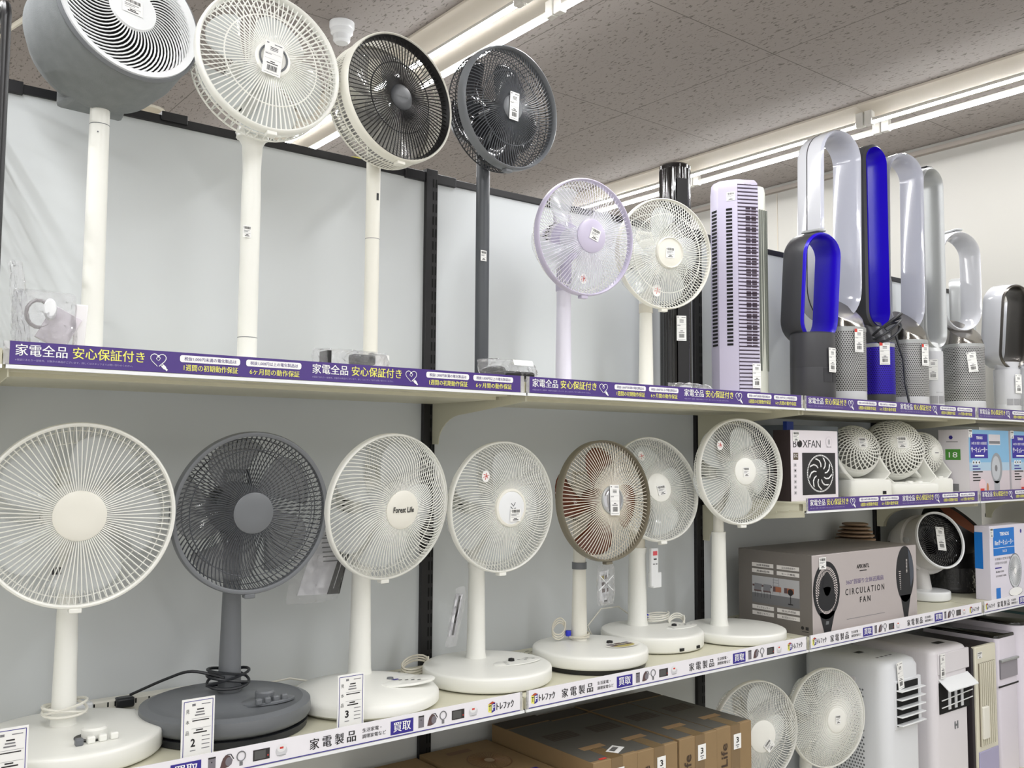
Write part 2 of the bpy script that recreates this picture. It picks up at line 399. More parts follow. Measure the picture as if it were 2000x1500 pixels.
# ---- printed price-rail strips
CLEAR = film_mat('clear_rail_plastic', (.9, .9, .9), .3)
def heart(m, T, x, y, w):
    def P(t): return (x+w*.5*(16*math.sin(t)**3)/17, y+w*.5*(13*math.cos(t)-5*math.cos(2*t)-2*math.cos(3*t)-math.cos(4*t))/17)
    pts = [P(a) for a in [PI*2*k/26 for k in range(15, 27)]+[PI*2*k/26 for k in range(0, 12)]]
    m.tube([(p[0], p[1], .0002) for p in pts], .0008, WPRINT, 4, T=T)
    m.tube([(x-w*.02, y+w*.28, .0002), (x+w*.12, y+w*.1, .0002), (x+w*.02, y-w*.06, .0002), (x-w*.12, y+w*.05, .0002), (x-w*.02, y+w*.28, .0002)], .0007, WPRINT, 4, T=T)
    T2 = T @ Matrix.Translation((x+w*.34, y-w*.42, .0003)) @ Matrix.Rotation(.8, 4, 'Z')
    m.rect(-w*.1, -w*.12, w*.1, w*.12, WPRINT, T2); m.rect(-w*.06, -w*.3, w*.06, -w*.12, WPRINT, T2); m.rect(-w*.07, .12*w, -w*.03, .22*w, WPRINT, T2); m.rect(w*.03, .12*w, w*.07, .22*w, WPRINT, T2)
def pill(m, T, x0, y0, x1, y1, mt, z):
    r = (y1-y0)*.35; pts = []
    for cx, cy, a0 in ((x1-r, y1-r, 0), (x0+r, y1-r, PI/2), (x0+r, y0+r, PI), (x1-r, y0+r, 1.5*PI)):
        for k in range(5): a = a0+k/4*PI/2; pts.append((cx+r*math.cos(a), cy+r*math.sin(a), z))
    m.add(pts, [tuple(range(len(pts)))], mt, T)
def guarantee_strip(x, zs, label, w=1.17, n=2, x1max=9):
    """purple strip; local x from 0"""
    w = min(w, x1max-x)
    zb = zs-.028; zt = zs+.014; yf = LIPY-.004
    t = thing('shelf_edge_strip', label, 'label strip', (x, yf, zb), 'purple guarantee strips')
    m = MB(); m.box((x, yf-.0015, zb), (x+w, yf, zt), STRIPP); m.build('printed_strip', t, flat=True)
    m = MB(); T = FR(x-.012, yf-.0021, zs-1.678)
    for k in range(n):
        o = .581*k
        if o+.5 > w: break
        m.text('家電全品', o+.021, 1.666, o+.108, 1.6875, WPRINT, T, bold=.02)
        m.text('安心保証付き', o+.117, 1.666, o+.247, 1.6875, YEL, T, bold=.02)
        m.text('※保証にあたり一部条件、対象外の商品がございます。詳しくはスタッフまでお問い合わせください。', o+.021, 1.6565, o+.225, 1.6605, mat('pale_print', srgb(170, 160, 200), .5), T)
        heart(m, T, o+.273, 1.674, .032)
        for a, b1, b2 in ((.315, '税抜1,000円未満の電化製品は', '1週間の初期動作保証'), (.452, '税抜1,000円以上の電化製品は', '6ヶ月間の動作保証')):
            pill(m, T, o+a, 1.6725, o+a+.124, 1.6865, WPRINT, 0)
            m.text(b1, o+a+.009, 1.6755, o+a+.116, 1.6835, STRIPP, T, z=.0003, bold=.01)
            m.text(b2, o+a+.008, 1.6555, o+a+.12, 1.6685, YEL, T, bold=.015)
    m.build('lettering', t, flat=True)
    for xa, xb in ((x-.01, x), (x+w, x+w+.012)): MB().box((xa, yf-.001, zb-.001), (xb, yf+.001, zt), CLEAR).build('clear_end_cap', t, flat=True)
def tf_logo(m, T, x, y):
    m.add([(x, y+.004, 0), (x+.010, y, 0), (x+.010, y+.021, 0), (x, y+.022, 0)], [(0, 1, 2, 3)], YEL, T)
    m.add([(x+.010, y, 0), (x+.021, y+.004, 0), (x+.021, y+.024, 0), (x+.010, y+.021, 0)], [(0, 1, 2, 3)], NAVY, T)
    m.add([(x, y+.022, 0), (x+.010, y+.021, 0), (x+.021, y+.024, 0), (x+.012, y+.0275, 0)], [(0, 1, 2, 3)], mat('brick_print', srgb(176, 70, 40), .5), T)
    m.text('T', x+.0012, y+.006, x+.0088, y+.019, INK, T, z=.0003, bold=.02); m.text('F', x+.012, y+.006, x+.0195, y+.020, WPRINT, T, z=.0003, bold=.02)
    m.text('トレファク', x+.025, y+.004, x+.079, y+.022, INK, T, z=.0002, bold=.05)
def icons(m, T, x, y):
    m.rect(x, y, x+.015, y+.026, SLATE, T); m.rect(x, y+.024, x+.015, y+.027, INK, T, z=.0002); m.disc(x+.007, y+.017, .0014, .0014, INK, T, z=.0002, n=10)
    X = x+.024
    m.add([(X, y+.001, 0), (X+.008, y, 0), (X+.018, y+.002, 0), (X+.024, y+.006, 0), (X+.026, y+.014, 0), (X+.02, y+.023, 0), (X+.012, y+.026, 0), (X+.006, y+.02, 0), (X+.003, y+.012, 0)], [tuple(range(9))], MAROON, T)
    m.disc(X+.018, y+.012, .007, .009, SLATE, T, z=.0002, n=14); m.tube([(X+.014, y+.026, .0003), (X+.022, y+.026, .0003), (X+.028, y+.016, .0003)], .0009, INK, 4, T=T)
    X = x+.068
    m.tube([(X+.009*math.cos(a*PI/8), y+.018+.0095*math.sin(a*PI/8), .0003) for a in range(16)], .0012, GINK, 4, closed=True, T=T); m.rect(X-.0035, y-.001, X+.0035, y+.007, GINK, T)
    X = x+.093
    m.rect(X, y+.002, X+.036, y+.024, mat('oven_print', srgb(44, 40, 42), .4), T); m.rect(X+.003, y+.0045, X+.027, y+.0215, mat('oven_glass_print', srgb(84, 84, 84), .4), T, z=.0002); m.rect(X+.031, y+.008, X+.0335, y+.011, REDINK, T, z=.0002)
    X = x+.155
    m.disc(X, y+.012, .013, .0115, mat('pot_print', srgb(206, 206, 210), .5), T, n=20); m.disc(X, y+.018, .010, .008, mat('pot_lid_print', srgb(228, 228, 230), .5), T, z=.0002, n=20)
    m.rect(X-.004, y+.0165, X+.004, y+.0205, REDINK, T, z=.0004); m.rect(X-.010, y+.003, X+.010, y+.0038, GINK, T, z=.0003)
def buyback_strip(x, zs, label, w=1.172, x1max=9):
    w = min(w, x1max-x)
    zb = zs-.028; zt = zs+.017; yf = LIPY-.004
    t = thing('shelf_edge_strip', label, 'label strip', (x, yf, zb), 'white buyback strips')
    m = MB(); m.box((x, yf-.0015, zb), (x+w, yf, zt), mat('white_strip', srgb(236, 234, 240), .25, coat=.3)); m.build('printed_strip', t, flat=True)
    m = MB(); T = FR(x-.010, yf-.0020, zs-.880)
    m.rect(.010, .8525, w+.010, .8545, NAVY, T)
    tf_logo(m, T, .018, .861)
    for o in (0, .491):
        if o+.5 > w: break
        for q, ch in enumerate('家電製品'): m.text(ch, o+.12+q*.0295, .862, o+.142+q*.0295, .885, INK, T, bold=.035)
        m.text('生活家電・', o+.246, .8765, o+.294, .8855, INK, T, bold=.02); m.text('調理家電など', o+.246, .8635, o+.306, .8725, INK, T, bold=.02)
        m.rect(o+.318, .8575, o+.378, .888, NAVY, T); m.text('買取', o+.325, .863, o+.371, .884, WPRINT, T, z=.0003, bold=.03)
        icons(m, T, o+.392, .861)
    if w > 1.1: tf_logo(m, T, 1.083, .861)
    m.build('lettering', t, flat=True)
    for xa, xb in ((x-.006, x), (x+w, x+w+.008)): MB().box((xa, yf-.001, zb-.001), (xb, yf+.001, zt), CLEAR).build('clear_end_cap', t, flat=True)
pos = ['off the left edge', 'on the top shelf under the four tallest fans', 'on the top shelf under the tower fans', 'on the top shelf under the blue and white bladeless fans', 'on the top shelf at the far right']
for i in range(1, 5): guarantee_strip(XB[i]+.008, SU, 'long purple Japanese guarantee strip '+pos[i], n=2, x1max=3.4)
guarantee_strip(XB[3]+.008, SM, 'long purple Japanese guarantee strip on the middle shelf below the box fan carton', x1max=3.4)
guarantee_strip(XB[4]+.008, SM, 'purple Japanese guarantee strip on the middle shelf at the far right', x1max=3.4)
for i in range(1, 5): buyback_strip(XB[i]+.010, SL, 'long white Japanese appliance strip on the lower shelf '+['', 'under the grey pedestal fan', 'under the brown-bladed fan', 'below the silver circulation fan carton', 'below the blue-and-white carton at the right'][i], x1max=3.4)

m = MB(); m.tube(smooth([(-.30, .045, 2.30), (-.27, .05, 2.335), (-.22, .05, 2.352), (-.16, .055, 2.335), (-.14, .06, 2.30)]), .003, mat('yellow_cable', srgb(200, 190, 60), .5), 6)
tag(origin(m.build('yellow_cable'), (-.22, .05, 2.30)), 'thin yellow cable arching just above the black rail behind the third tall fan', 'cable')
# ---- wire mesh end screen at the left
t = thing('wire_screen', 'black wire mesh end screen at the left end of the shelving', 'screen', (-1.217, -.25, 1.68))
m = MB(); X = -1.222; y0, y1, z0, z1 = -.478, -.03, 1.70, 2.315; r = .035
pts = [(X, y0, z0)]
for k in range(7): a = k/6*PI/2; pts.append((X, y0+r-r*math.cos(a), z1-r+r*math.sin(a)))
for k in range(7): a = k/6*PI/2; pts.append((X, y1-r+r*math.sin(a), z1-r+r*math.cos(a)))
pts.append((X, y1, z0))
m.tube(pts, .0085, BLACK, 10, closed=True); m.build('frame', t)
m = MB()
for k in range(1, 13): z = z0+k*.048; m.tube([(X, y0, z), (X, y1, z)], .0022, BLACK, 6)
for k in range(1, 4): y = y0+.012+k*.11; m.tube([(X, y, z0), (X, y, z1-.004)], .003, BLACK, 6)
m.tube([(X, y0+.018, z0), (X, y0+.018, z1-.02)], .003, BLACK, 6)
m.build('mesh_wires', t)

# ---- stickers / tags
def barcode(m, T, x0, y0, x1, y1, z=.0003, seed=1):
    rnd = random.Random(seed); x = x0
    while x < x1:
        w = (x1-x0)*rnd.choice((.02, .03, .05)); m.rect(x, y0, min(x+w, x1), y1, INK, T, z=z); x += w+(x1-x0)*rnd.choice((.02, .03, .04))
def sticker(parent, T, w=.036, h=.036, name='price_sticker', seed=1, red=False):
    """small square price sticker centred on T"""
    m = MB(T); m.box((-w/2, -h/2, 0), (w/2, h/2, .0004), PAPER)
    z = .0007
    barcode(m, T, -w*.34, h*.2, w*.4, h*.42, z, seed)
    m.rect(-w*.45, h*.3, -w*.38, h*.36, GINK, z=z)
    for q in range(2): m.rect(-w*.4, h*(.06-.1*q), w*(.3-.2*q), h*(.1-.1*q), GINK, z=z)
    m.rect(-w*.4, -h*.16, w*.4, -h*.145, INK, z=z)
    m.rect(-w*.15, -h*.3, w*.15, -h*.24, INK, z=z); m.rect(-w*.25, -h*.4, w*.28, -h*.34, INK, z=z)
    return m.build(name, parent, flat=True)
def hang_tag(parent, T, w=.038, h=.095, seed=1, red=False, name='price_tag'):
    m = MB(T); m.box((-w/2, -h/2, 0), (w/2, h/2, .0006), PAPER); z = .0009
    m.rect(-w*.42, h*.42, -w*.3, h*.46, REDINK if red else GINK, z=z)
    if red: m.rect(-w*.5, h*.36, -w*.2, h*.5, REDINK, z=z+.0002)
    m.rect(w*.0, h*.42, w*.42, h*.445, GINK, z=z)
    for q in range(3): m.rect(-w*.2, h*(.32-.045*q), w*.22, h*(.34-.045*q), INK if q < 2 else GINK, z=z)
    m.rect(-w*.44, h*.14, w*.44, h*.145, GINK, z=z); m.rect(-w*.44, h*.1, -w*.1, h*.12, GINK, z=z); m.rect(-w*.44, -h*.03, w*.44, -h*.025, GINK, z=z)
    m.rect(-w*.12, -h*.12, w*.14, -h*.095, INK, z=z); m.rect(-w*.3, -h*.175, w*.3, -h*.15, INK, z=z)
    barcode(m, T, -w*.25, -h*.38, w*.28, -h*.22, z, seed); m.rect(-w*.4, -h*.45, w*.4, -h*.44, GINK, z=z)
    return m.build(name, parent, flat=True)
def stamp(parent, T, r=.013):
    m = MB(T); m.disc(0, 0, r, r*1.2, PAPER, n=20)
    for a in (.3, 1.4, 2.5): m.tube([(-r*.7*math.cos(a), -r*.7*math.sin(a), .0005), (r*.1, r*.1*a, .0005), (r*.7*math.cos(a), r*.7*math.sin(a), .0005)], .0008, REDINK, 4)
    m.build('red_stamp', parent, flat=True)
# ------------------------------------------------------------------ pedestal fans
def head_matrix(c, az, el):
    az, el = math.radians(az), math.radians(el)
    n = Vector((-math.sin(az)*math.cos(el), -math.cos(az)*math.cos(el), math.sin(el)))
    x = Vector((0, 0, 1)).cross(n).normalized(); y = n.cross(x)
    return Matrix(((x.x, y.x, n.x, c[0]), (x.y, y.y, n.y, c[1]), (x.z, y.z, n.z, c[2]), (0, 0, 0, 1)))
def guard_front(m, H, R, rh, dome, N, curl, wr, mt, p=2.2, zin=None, ring=None):
    for i in range(N):
        a0 = 2*PI*i/N; pts = []
        for k in range(9):
            u = (1-(1-k/8)**1.35) if p > 3 else k/8
            r = rh+(R-rh)*u; a = a0+curl*(u**1.6 if curl > 0 else u**.8)
            pts.append((r*math.cos(a), r*math.sin(a), dome*(1-u**p)))
        m.tube(pts, wr, mt, 4, T=H)
    if ring:
        for rr in ring:
            u = (rr*R-rh)/(R-rh); z = dome*(1-u**p)
            m.tube([(rr*R*math.cos(a*PI/30), rr*R*math.sin(a*PI/30), z-.001) for a in range(60)], wr*1.1, mt, 4, closed=True, T=H)
def guard_rear(m, H, R, depth, N, wr, mt, curl=0, drum=0, ri=.055, ring=(.62, .86)):
    prof = []
    if drum:
        prof = [(R*.985, -.006), (R*.985, -drum), (R*.93, -drum-.012), (R*.8, -drum-.022), (ri+.01, -depth), (ri, -depth)]
    else:
        for k in range(9):
            u = 1-k/8; prof.append((ri+(R*1.0-ri)*u**.8, -.010-(depth-.01)*(1-u**2.6)))
    for i in range(N):
        a0 = 2*PI*i/N
        pts = [(r*math.cos(a0+curl*(1-r/R)), r*math.sin(a0+curl*(1-r/R)), z) for r, z in prof]
        m.tube(pts, wr, mt, 4, T=H)
    for q in ring:
        if drum: continue
        u = q; r = ri+(R-ri)*u**.8; z = -.010-(depth-.01)*(1-u**2.6)
        m.tube([(r*math.cos(a*PI/30), r*math.sin(a*PI/30), z) for a in range(60)], wr*1.1, mt, 4, closed=True, T=H)
    if drum:
        for z in ((-.5*drum), -drum): m.tube([(R*.985*math.cos(a*PI/30), R*.985*math.sin(a*PI/30), z) for a in range(60)], wr*1.2, mt, 4, closed=True, T=H)
def blades(H, R, n, mt, top, depth=.05, cover=.62, pitch=.32, skew=-.35, hubm=None, hr=.036, phase=.2):
    m = MB(H)
    m.lathe([(hr*.2, -.012), (hr*.8, -.016), (hr, -.028), (hr*1.05, -depth-.012), (hr*.6, -depth-.014)], hubm or mt, 28)
    parent = m.build('blade_hub', top)
    for k in range(n):
        m = MB(H); NU, NV = 12, 8; vs = []; fs = []
        for i in range(NU+1):
            u = i/NU; wdt = cover*PI/n*(.62+.38*math.sin(min(1, u*1.25)*PI/2))
            for j in range(NV+1):
                v = -1+2*j/NV; tip = 1-.13*max(0, u-.35)*abs(v)**3-.05*u*(v > 0)*v*v
                r = (hr*.9+(R*.9-hr*.9)*u)*tip
                a = phase+2*PI*k/n+skew*u+v*wdt
                vs.append((r*math.cos(a), r*math.sin(a), -depth*.75+math.sin(v*pitch*2.4)*.022*(1-.25*u)))
        for i in range(NU):
            for j in range(NV): q = i*(NV+1)+j; fs.append((q, q+1, q+NV+2, q+NV+1))
        m.add(vs, fs, mt, H); m.build('blade', parent, solid=.0016)
LAST = {}
def base_disc(parent, x, y, z, R, th, mt, kind='flat', under=None):
    T = Matrix.Translation((x, y, z+(.010 if under else 0))); m = MB(T)
    if kind == 'flat': pr = [(R*.93, .002), (R*.985, .005), (R, .010), (R, th*.84), (R*.99, th*.95), (R*.97, th), (R*.9, th+.0012), (R*.3, th+.004), (0, th+.004)]
    elif kind == 'dish': pr = [(R*.9, .006), (R*.97, .014), (R, .022), (R*.99, th), (R*.9, th+.006), (R*.87, th+.002), (R*.5, th+.004), (R*.42, th+.01), (0, th+.01)]
    else: pr = [(R*.93, .002), (R, .01), (R, th*.6), (R*.96, th*.8), (R*.6, th*1.15), (R*.35, th*1.3), (0, th*1.32)]
    m.lathe(pr, mt, 64)
    o = m.build('base', parent, ang=50); LAST['base'] = o; parent = o
    T = Matrix.Translation((x, y, z))
    if under: MB(T).lathe([(R*.9, 0), (R*.955, .002), (R*.965, .016), (R*.9, .016)], under, 48).build('base_underside', parent)
    else: MB(T).lathe([(R*.88, 0), (R*.88, .006), (R*.85, .006)], GREY, 40).build('foot_ring', parent)
def pole(parent, x, y, segs, z0, name='pole', n=32):
    """segs: (z, r, material) from the bottom up; a material change begins a new part"""
    m = MB(); prof = []; cur = segs[0][2]; idx = 0
    def flush(prof, mt, nm):
        if len(prof) > 1: MB(Matrix.Translation((x, y, 0))).lathe(prof, mt, n).build(nm, parent, ang=50)
    for z, r, mt in segs:
        if mt is not cur:
            flush(prof, cur, name if idx == 0 else 'pole_collar'); prof = [(r, prof[-1][1])]; cur = mt; idx += 1
        prof.append((r, z))
    flush(prof, cur, name if idx == 0 else 'inner_pole')
def pedestal_fan(name, label, group, c, az, el, R, dome=.03, N=96, wr=.0010, curl=0, p=2.2, rh=.045, off=.115, zs=SL,
                 body=WHITE, wire=WIREW, rim=WHITE, hub=WHITE, blade=BL_WHITE, nbl=5, rimw=.008, rimd=.018, rear=.085, drum=0, RN=None, rwire=None,
                 base=(0, -.045, .175, .035, 'flat', WHITE, None), segs=None, hubt=.006, hubring=None, rings=None, motor=None, cover=.62, phase=.2, neck=None, handle=True, hubsz=1.0):
    H = head_matrix(c, az, el); n = H.to_3x3().col[2]
    px, py = c[0]-n.x*off, c[1]-n.y*off
    t = thing(name, label, 'electric fan', (px, py, zs), group)
    m = MB(H); guard_front(m, H, R-rimw*.5, rh*.92, dome, N, curl, wr, wire, p, ring=rings); fg = m.build('front_guard', t)
    m = MB(H); m.lathe([(R-rimw, -rimd*.5), (R-rimw*1.0, rimd*.35), (R-rimw*.6, rimd*.5), (R-rimw*.2, rimd*.42), (R, rimd*.1), (R, -rimd*.5), (R-rimw*.4, -rimd*.55), (R-rimw, -rimd*.5)], rim, 96, cap=False); gr = m.build('guard_rim', t, ang=50)
    m = MB(H); m.lathe([(rh*.94, dome-.006), (rh, dome-.003), (rh, dome+hubt*.4), (rh*.9, dome+hubt*.85), (rh*.4, dome+hubt), (0, dome+hubt)], hub, 48); hb = m.build('hub_cap', t, ang=50); LAST['hub'] = hb
    if hubring: MB(H).lathe([(rh*.86, dome+hubt*.7), (rh*.9, dome+hubt*1.1), (rh*1.02, dome+hubt*.8), (rh*1.04, dome-.002)], hubring, 48, cap=False).build('hub_ring', hb)
    m = MB(H); guard_rear(m, H, R-rimw*.3, rear, RN or N, wr*1.05, rwire or wire, curl=-curl*.4, drum=drum); m.build('rear_guard', t)
    blades(H, R, nbl, blade, t, depth=rear*.7, cover=cover, phase=phase)
    mo = motor or body
    m = MB(H); m.lathe([(.058, -rear+.004), (.062, -rear-.004), (.060, -rear-.05), (.052, -rear-.085), (.03, -rear-.1), (0, -rear-.102)], mo, 40); mh = m.build('motor_housing', t, ang=50)
    m = MB(H)
    for k in range(14):
        a = PI*.15+k/13*PI*.9+PI/2; m.tube([(.0625*math.cos(a), .0625*math.sin(a), -rear-.012), (.0615*math.cos(a), .0615*math.sin(a), -rear-.04)], .0018, SLOTB, 4)
    m.build('motor_vents', mh, flat=True)
    if handle:
        MB(H).tube([(-.03, .055, -rear-.02), (-.028, .085, -rear-.03), (.028, .085, -rear-.03), (.03, .055, -rear-.02)], .006, mo, 8).build('carry_handle', mh)
    ztop = segs[-1][0]
    zc = c[2]-n.z*(rear+.04)
    MB().tube([(c[0]-n.x*(rear+.045), c[1]-n.y*(rear+.045), zc), (px, py, (zc+ztop)/2+.02), (px, py, ztop-.012)], [.026, .024, segs[-1][1]*.96], neck or mo, 16).build('neck', t)
    MB(H).box((-.012, -R-.008, -.012), (.012, -R+.002, .008), rim).build('guard_clip', gr, bevel=.002)
    bx, by, br, bt, bk, bm, bu = base
    base_disc(t, px+bx, py+by, zs, br, bt, bm, bk, bu)
    pole(t, px, py, segs, zs)
    return t, H, (px, py)
def knobs(parent, x, y, z, mt, style):
    parent = LAST['base']
    if style == 'buttons5':
        m = MB(Matrix.Translation((x, y, z))); m.lathe([(.05, 0), (.05, .004), (.046, .006), (0, .006)], mt, 40, T=m.T @ Matrix.Diagonal((1.25, .62, 1, 1))); m.build('control_panel', parent)
        MB(Matrix.Translation((x-.005, y+.006, z+.005))).lathe([(.021, 0), (.021, .016), (.018, .02), (0, .02)], mt, 28).build('timer_knob', parent)
        for k in range(4): MB().box((x-.04+k*.021, y-.034+.003*k, z+.003), (x-.026+k*.021, y-.022+.003*k, z+.017), mt).build('push_button', parent, bevel=.003)
    if style == 'buttons_dark':
        MB(Matrix.Translation((x-.008, y+.004, z))).lathe([(.03, 0), (.03, .003), (0, .003)], BLACK, 30).build('knob_recess', parent)
        MB(Matrix.Translation((x, y+.006, z+.002))).lathe([(.024, 0), (.024, .016), (.02, .02), (0, .02)], mt, 28).build('timer_knob', parent)
        for k in range(4): MB().box((x-.045+k*.022, y-.04+.002*k, z), (x-.03+k*.022, y-.026+.002*k, z+.014), GREY if k == 0 else mt).build('push_button', parent, bevel=.003)
    if style == 'touch':
        m = MB(Matrix.Translation((x+.02, y, z))); m.lathe([(.07, 0), (.07, .003), (.066, .005), (0, .005)], mt, 40, T=m.T @ Matrix.Diagonal((1.1, .6, 1, 1))); m.build('control_panel', parent)
        m = MB(UP(x, y, z+.0056)); m.rect(-.01, .012, .006, .022, NAVY)
        for k in range(4): m.rect(.0+k*.013, .004-.008*k, .009+k*.013, .008-.008*k, INK)
        m.build('control_marks', parent, flat=True)
        MB(Matrix.Translation((x-.01, y+.03, z+.004))).lathe([(.009, 0), (.008, .005), (0, .006)], GREY, 18).build('receiver_lens', parent)
    if style == 'dot':
        m = MB(Matrix.Translation((x+.02, y, z))); m.lathe([(.06, 0), (.06, .001), (.058, .002), (0, .002)], mt, 40, T=m.T @ Matrix.Diagonal((1.3, .55, 1, 1))); m.build('control_panel', parent)
        MB(Matrix.Translation((x+.01, y+.012, z+.002))).lathe([(.009, 0), (.008, .006), (0, .008)], BLACK, 18).build('receiver_lens', parent)
        m = MB(UP(x, y, z+.0024))
        for k in range(4): m.rect(.03+k*.014, .01-.012*(k % 2), .04+k*.014, .013-.012*(k % 2), INK); m.rect(-.02-k*.004, .01-k*.01, -.008-k*.004, .012-k*.01, GINK)
        m.build('control_marks', parent, flat=True)
    if style == 'panels':
        m = MB(UP(x, y, z+.0006))
        m.disc(.02, -.01, .062, .034, mat('off_white_print', srgb(240, 238, 230), .3)); m.disc(.02, -.02, .04, .018, mat('gold_print', srgb(190, 176, 96), .4), z=.0003)
        for a in range(2):
            for b_ in range(3): m.rect(-.025+b_*.03, -.018+a*.017, .001+b_*.03, -.006+a*.017, SLATE if (a+b_) % 2 else MAROON, z=.0006)
        m.build('control_marks', parent, flat=True)
        MB(Matrix.Translation((x+.01, y+.03, z))).lathe([(.01, 0), (.009, .006), (0, .008)], BLACK, 18).build('receiver_lens', parent)
def coil(parent, x, y, z, r, mt, turns=3, lean=.25, squash=.6, wr=.0028, name='power_cord', ang=0, tail=None):
    m = MB(); pts = []
    for k in range(int(turns*18)+1):
        a = ang+k/18*2*PI; rr = r*(1+.06*math.sin(k*.7)); q = k/(turns*18)
        pts.append((x+rr*math.cos(a), y+rr*squash*math.sin(a), z+.004+lean*rr*(1+math.sin(a+.4))+.007*q*turns))
    if tail: pts += tail
    m.tube(pts, wr, mt, 6); return m.build(name, parent)
def wrap(parent, x, y, z, r, mt, turns=3, wr=.003, drop=.02, sx=1.25):
    m = MB(); pts = []
    for k in range(int(turns*20)+1):
        a = k/20*2*PI+2; rr = r*(1.0+.10*math.sin(k*.31)); q = k/20
        pts.append((x+rr*sx*math.cos(a), y+rr*math.sin(a), z+drop*math.sin(a*.5+q)+.0045*q))
    m.tube(pts, wr, mt, 6); return m.build('power_cord', parent)

# lower shelf --------------------------------------------------------------
t, H, P = pedestal_fan('pedestal_fan', 'large white pedestal fan with plain round hub, leftmost on the lower shelf', 'lower shelf pedestal fans',
    (-1.030, -.325, 1.366), 6, -2, .186, dome=.012, N=92, wr=.0012, rh=.050, hub=WARMW, blade=BL_CLEAR, rimw=.0085, rear=.08,
    base=(-.0, -.045, .182, .045, 'flat', WHITE, None), segs=[(SL+.035, .028, WHITE), (SL+.06, .0245, WHITE), (SL+.30, .0205, WHITE), (1.235, .018, WHITE)], rings=None, cover=.8)
m = MB(H); m.T = H @ Matrix.Translation((-.045, -.115, .004))
for k in range(3): m.rect(k*.0065, 0, k*.0065+.004, .014, INK)
m.build('maker_mark', t, flat=True)
knobs(t, P[0]+.03, P[1]-.13, SL+.047, WHITE, 'buttons_dark')
wrap(t, P[0]+.004, P[1]-.004, SL+.075, .034, CORDM, 3, drop=.014)
t, H, P = pedestal_fan('pedestal_fan', 'dark grey pedestal fan with grey wire guard and grey round base', 'lower shelf pedestal fans',
    (-.667, -.325, 1.358), 1, -3, .182, dome=.004, N=96, wr=.0012, curl=.42, rh=.046, body=GREY, wire=DGREY, rim=GREY, hub=GREY, blade=BL_GREY, rimw=.011, rear=.08, rings=(.8,), rwire=DGREY,
    base=(-.025, -.05, .186, .045, 'dish', GREY, CHAR), segs=[(SL+.035, .030, GREY), (SL+.06, .0265, GREY), (1.225, .0195, GREY)], cover=.8, phase=.9)
knobs(t, P[0]+.04, P[1]-.125, SL+.060, GREY, 'buttons5')
wrap(t, P[0], P[1], SL+.085, .038, CHAR, 3.5, wr=.0035, drop=.018)
m = MB(); m.tube(smooth([(P[0]-.02, P[1]-.02, SL+.10), (P[0]-.08, P[1]+.02, SL+.115), (P[0]-.12, P[1]+.07, SL+.095), (P[0]-.175, P[1]+.155, SL+.05)]), .0035, CHAR, 6); m.build('power_lead', t)
MB().box((P[0]-.205, P[1]+.15, SL+.022), (P[0]-.165, P[1]+.178, SL+.045), CHAR).build('power_plug', t, bevel=.005)
t, H, P = pedestal_fan('pedestal_fan', 'white pedestal fan with curved spiral guard and dark lettering on its hub', 'lower shelf pedestal fans',
    (-.315, -.325, 1.361), -6, -6, .1815, dome=.052, N=92, wr=.0012, curl=.5, p=4, rh=.047, wire=WIREW, hub=WARMW, blade=BL_CLEAR, rimw=.0075, rear=.075,
    base=(-.015, -.06, .180, .045, 'dome', WHITE, None), segs=[(SL+.05, .032, WHITE), (SL+.07, .0285, WHITE), (1.195, .0235, WHITE), (1.20, .026, WHITE), (1.212, .026, WHITE)], cover=.8)
MB(H).text('Forest Life', -.031, -.006, .031, .008, INK, H, z=.0592, bold=.02).build('maker_lettering', LAST['hub'], flat=True)
knobs(t, P[0]+.04, P[1]-.13, SL+.053, WHITE, 'touch')
t, H, P = pedestal_fan('pedestal_fan', 'white pedestal fan with glossy hub, fourth from left on the lower shelf', 'lower shelf pedestal fans',
    (.052, -.305, 1.348), -1, -1, .178, dome=.034, N=104, wr=.0011, curl=.34, p=3.4, rh=.050, hub=WHITE2, blade=BL_CLEAR, rimw=.006, rear=.08, hubring=WARMW,
    base=(-.012, -.07, .176, .042, 'flat', WHITE, None), segs=[(SL+.04, .03, WHITE), (SL+.06, .0265, WHITE), (1.17, .0225, WHITE), (1.175, .025, WHITE), (1.185, .025, WHITE)], cover=.8)
sticker(LAST['hub'], H @ Matrix.Translation((.012, -.02, .0415)), .036, .034, seed=3)
m = MB(H); m.tube([(-.002, .012, .0405), (.006, .004, .0405), (.012, .014, .0405)], .0008, INK, 4); m.tube([(-.004, .003, .0405), (.004, -.004, .0405), (.014, -.001, .0405)], .0008, INK, 4); m.build('handwritten_mark', t)
stamp(t, H @ Matrix.Translation((-.085, .085, .034)))
knobs(t, P[0]+.035, P[1]-.115, SL+.046, WHITE, 'dot')
coil(t, P[0]-.155, P[1]+.07, SL+.003, .042, BEIGE, 3, lean=.35, squash=.5)
t, H, P = pedestal_fan('pedestal_fan', 'pedestal fan with taupe rim, cream wires and amber-brown blades', 'lower shelf pedestal fans',
    (.417, -.325, 1.356), 1, 4, .178, dome=.030, N=92, wr=.0013, rh=.041, wire=CREAMW, rim=OLIVE, hub=CHROME, blade=BROWNB, nbl=4, rimw=.006, rimd=.028, rear=.075, hubring=SILVER, body=BEIGE, motor=BEIGE,
    base=(-.02, -.07, .170, .04, 'flat', WHITE, BLACK), segs=[(SL+.04, .0245, WARMW), (1.145, .020, WARMW), (1.15, .0225, GREY), (1.165, .0225, GREY), (1.166, .019, WARMW), (1.235, .0185, WARMW)], cover=.62, phase=1.75)
hang_tag(LAST['hub'], H @ Matrix.Translation((.003, .0, .0385)) @ Matrix.Rotation(-.03, 4, 'Z'), .036, .088, seed=4)
knobs(t, P[0]+.03, P[1]-.12, SL+.054, WARMW, 'panels')
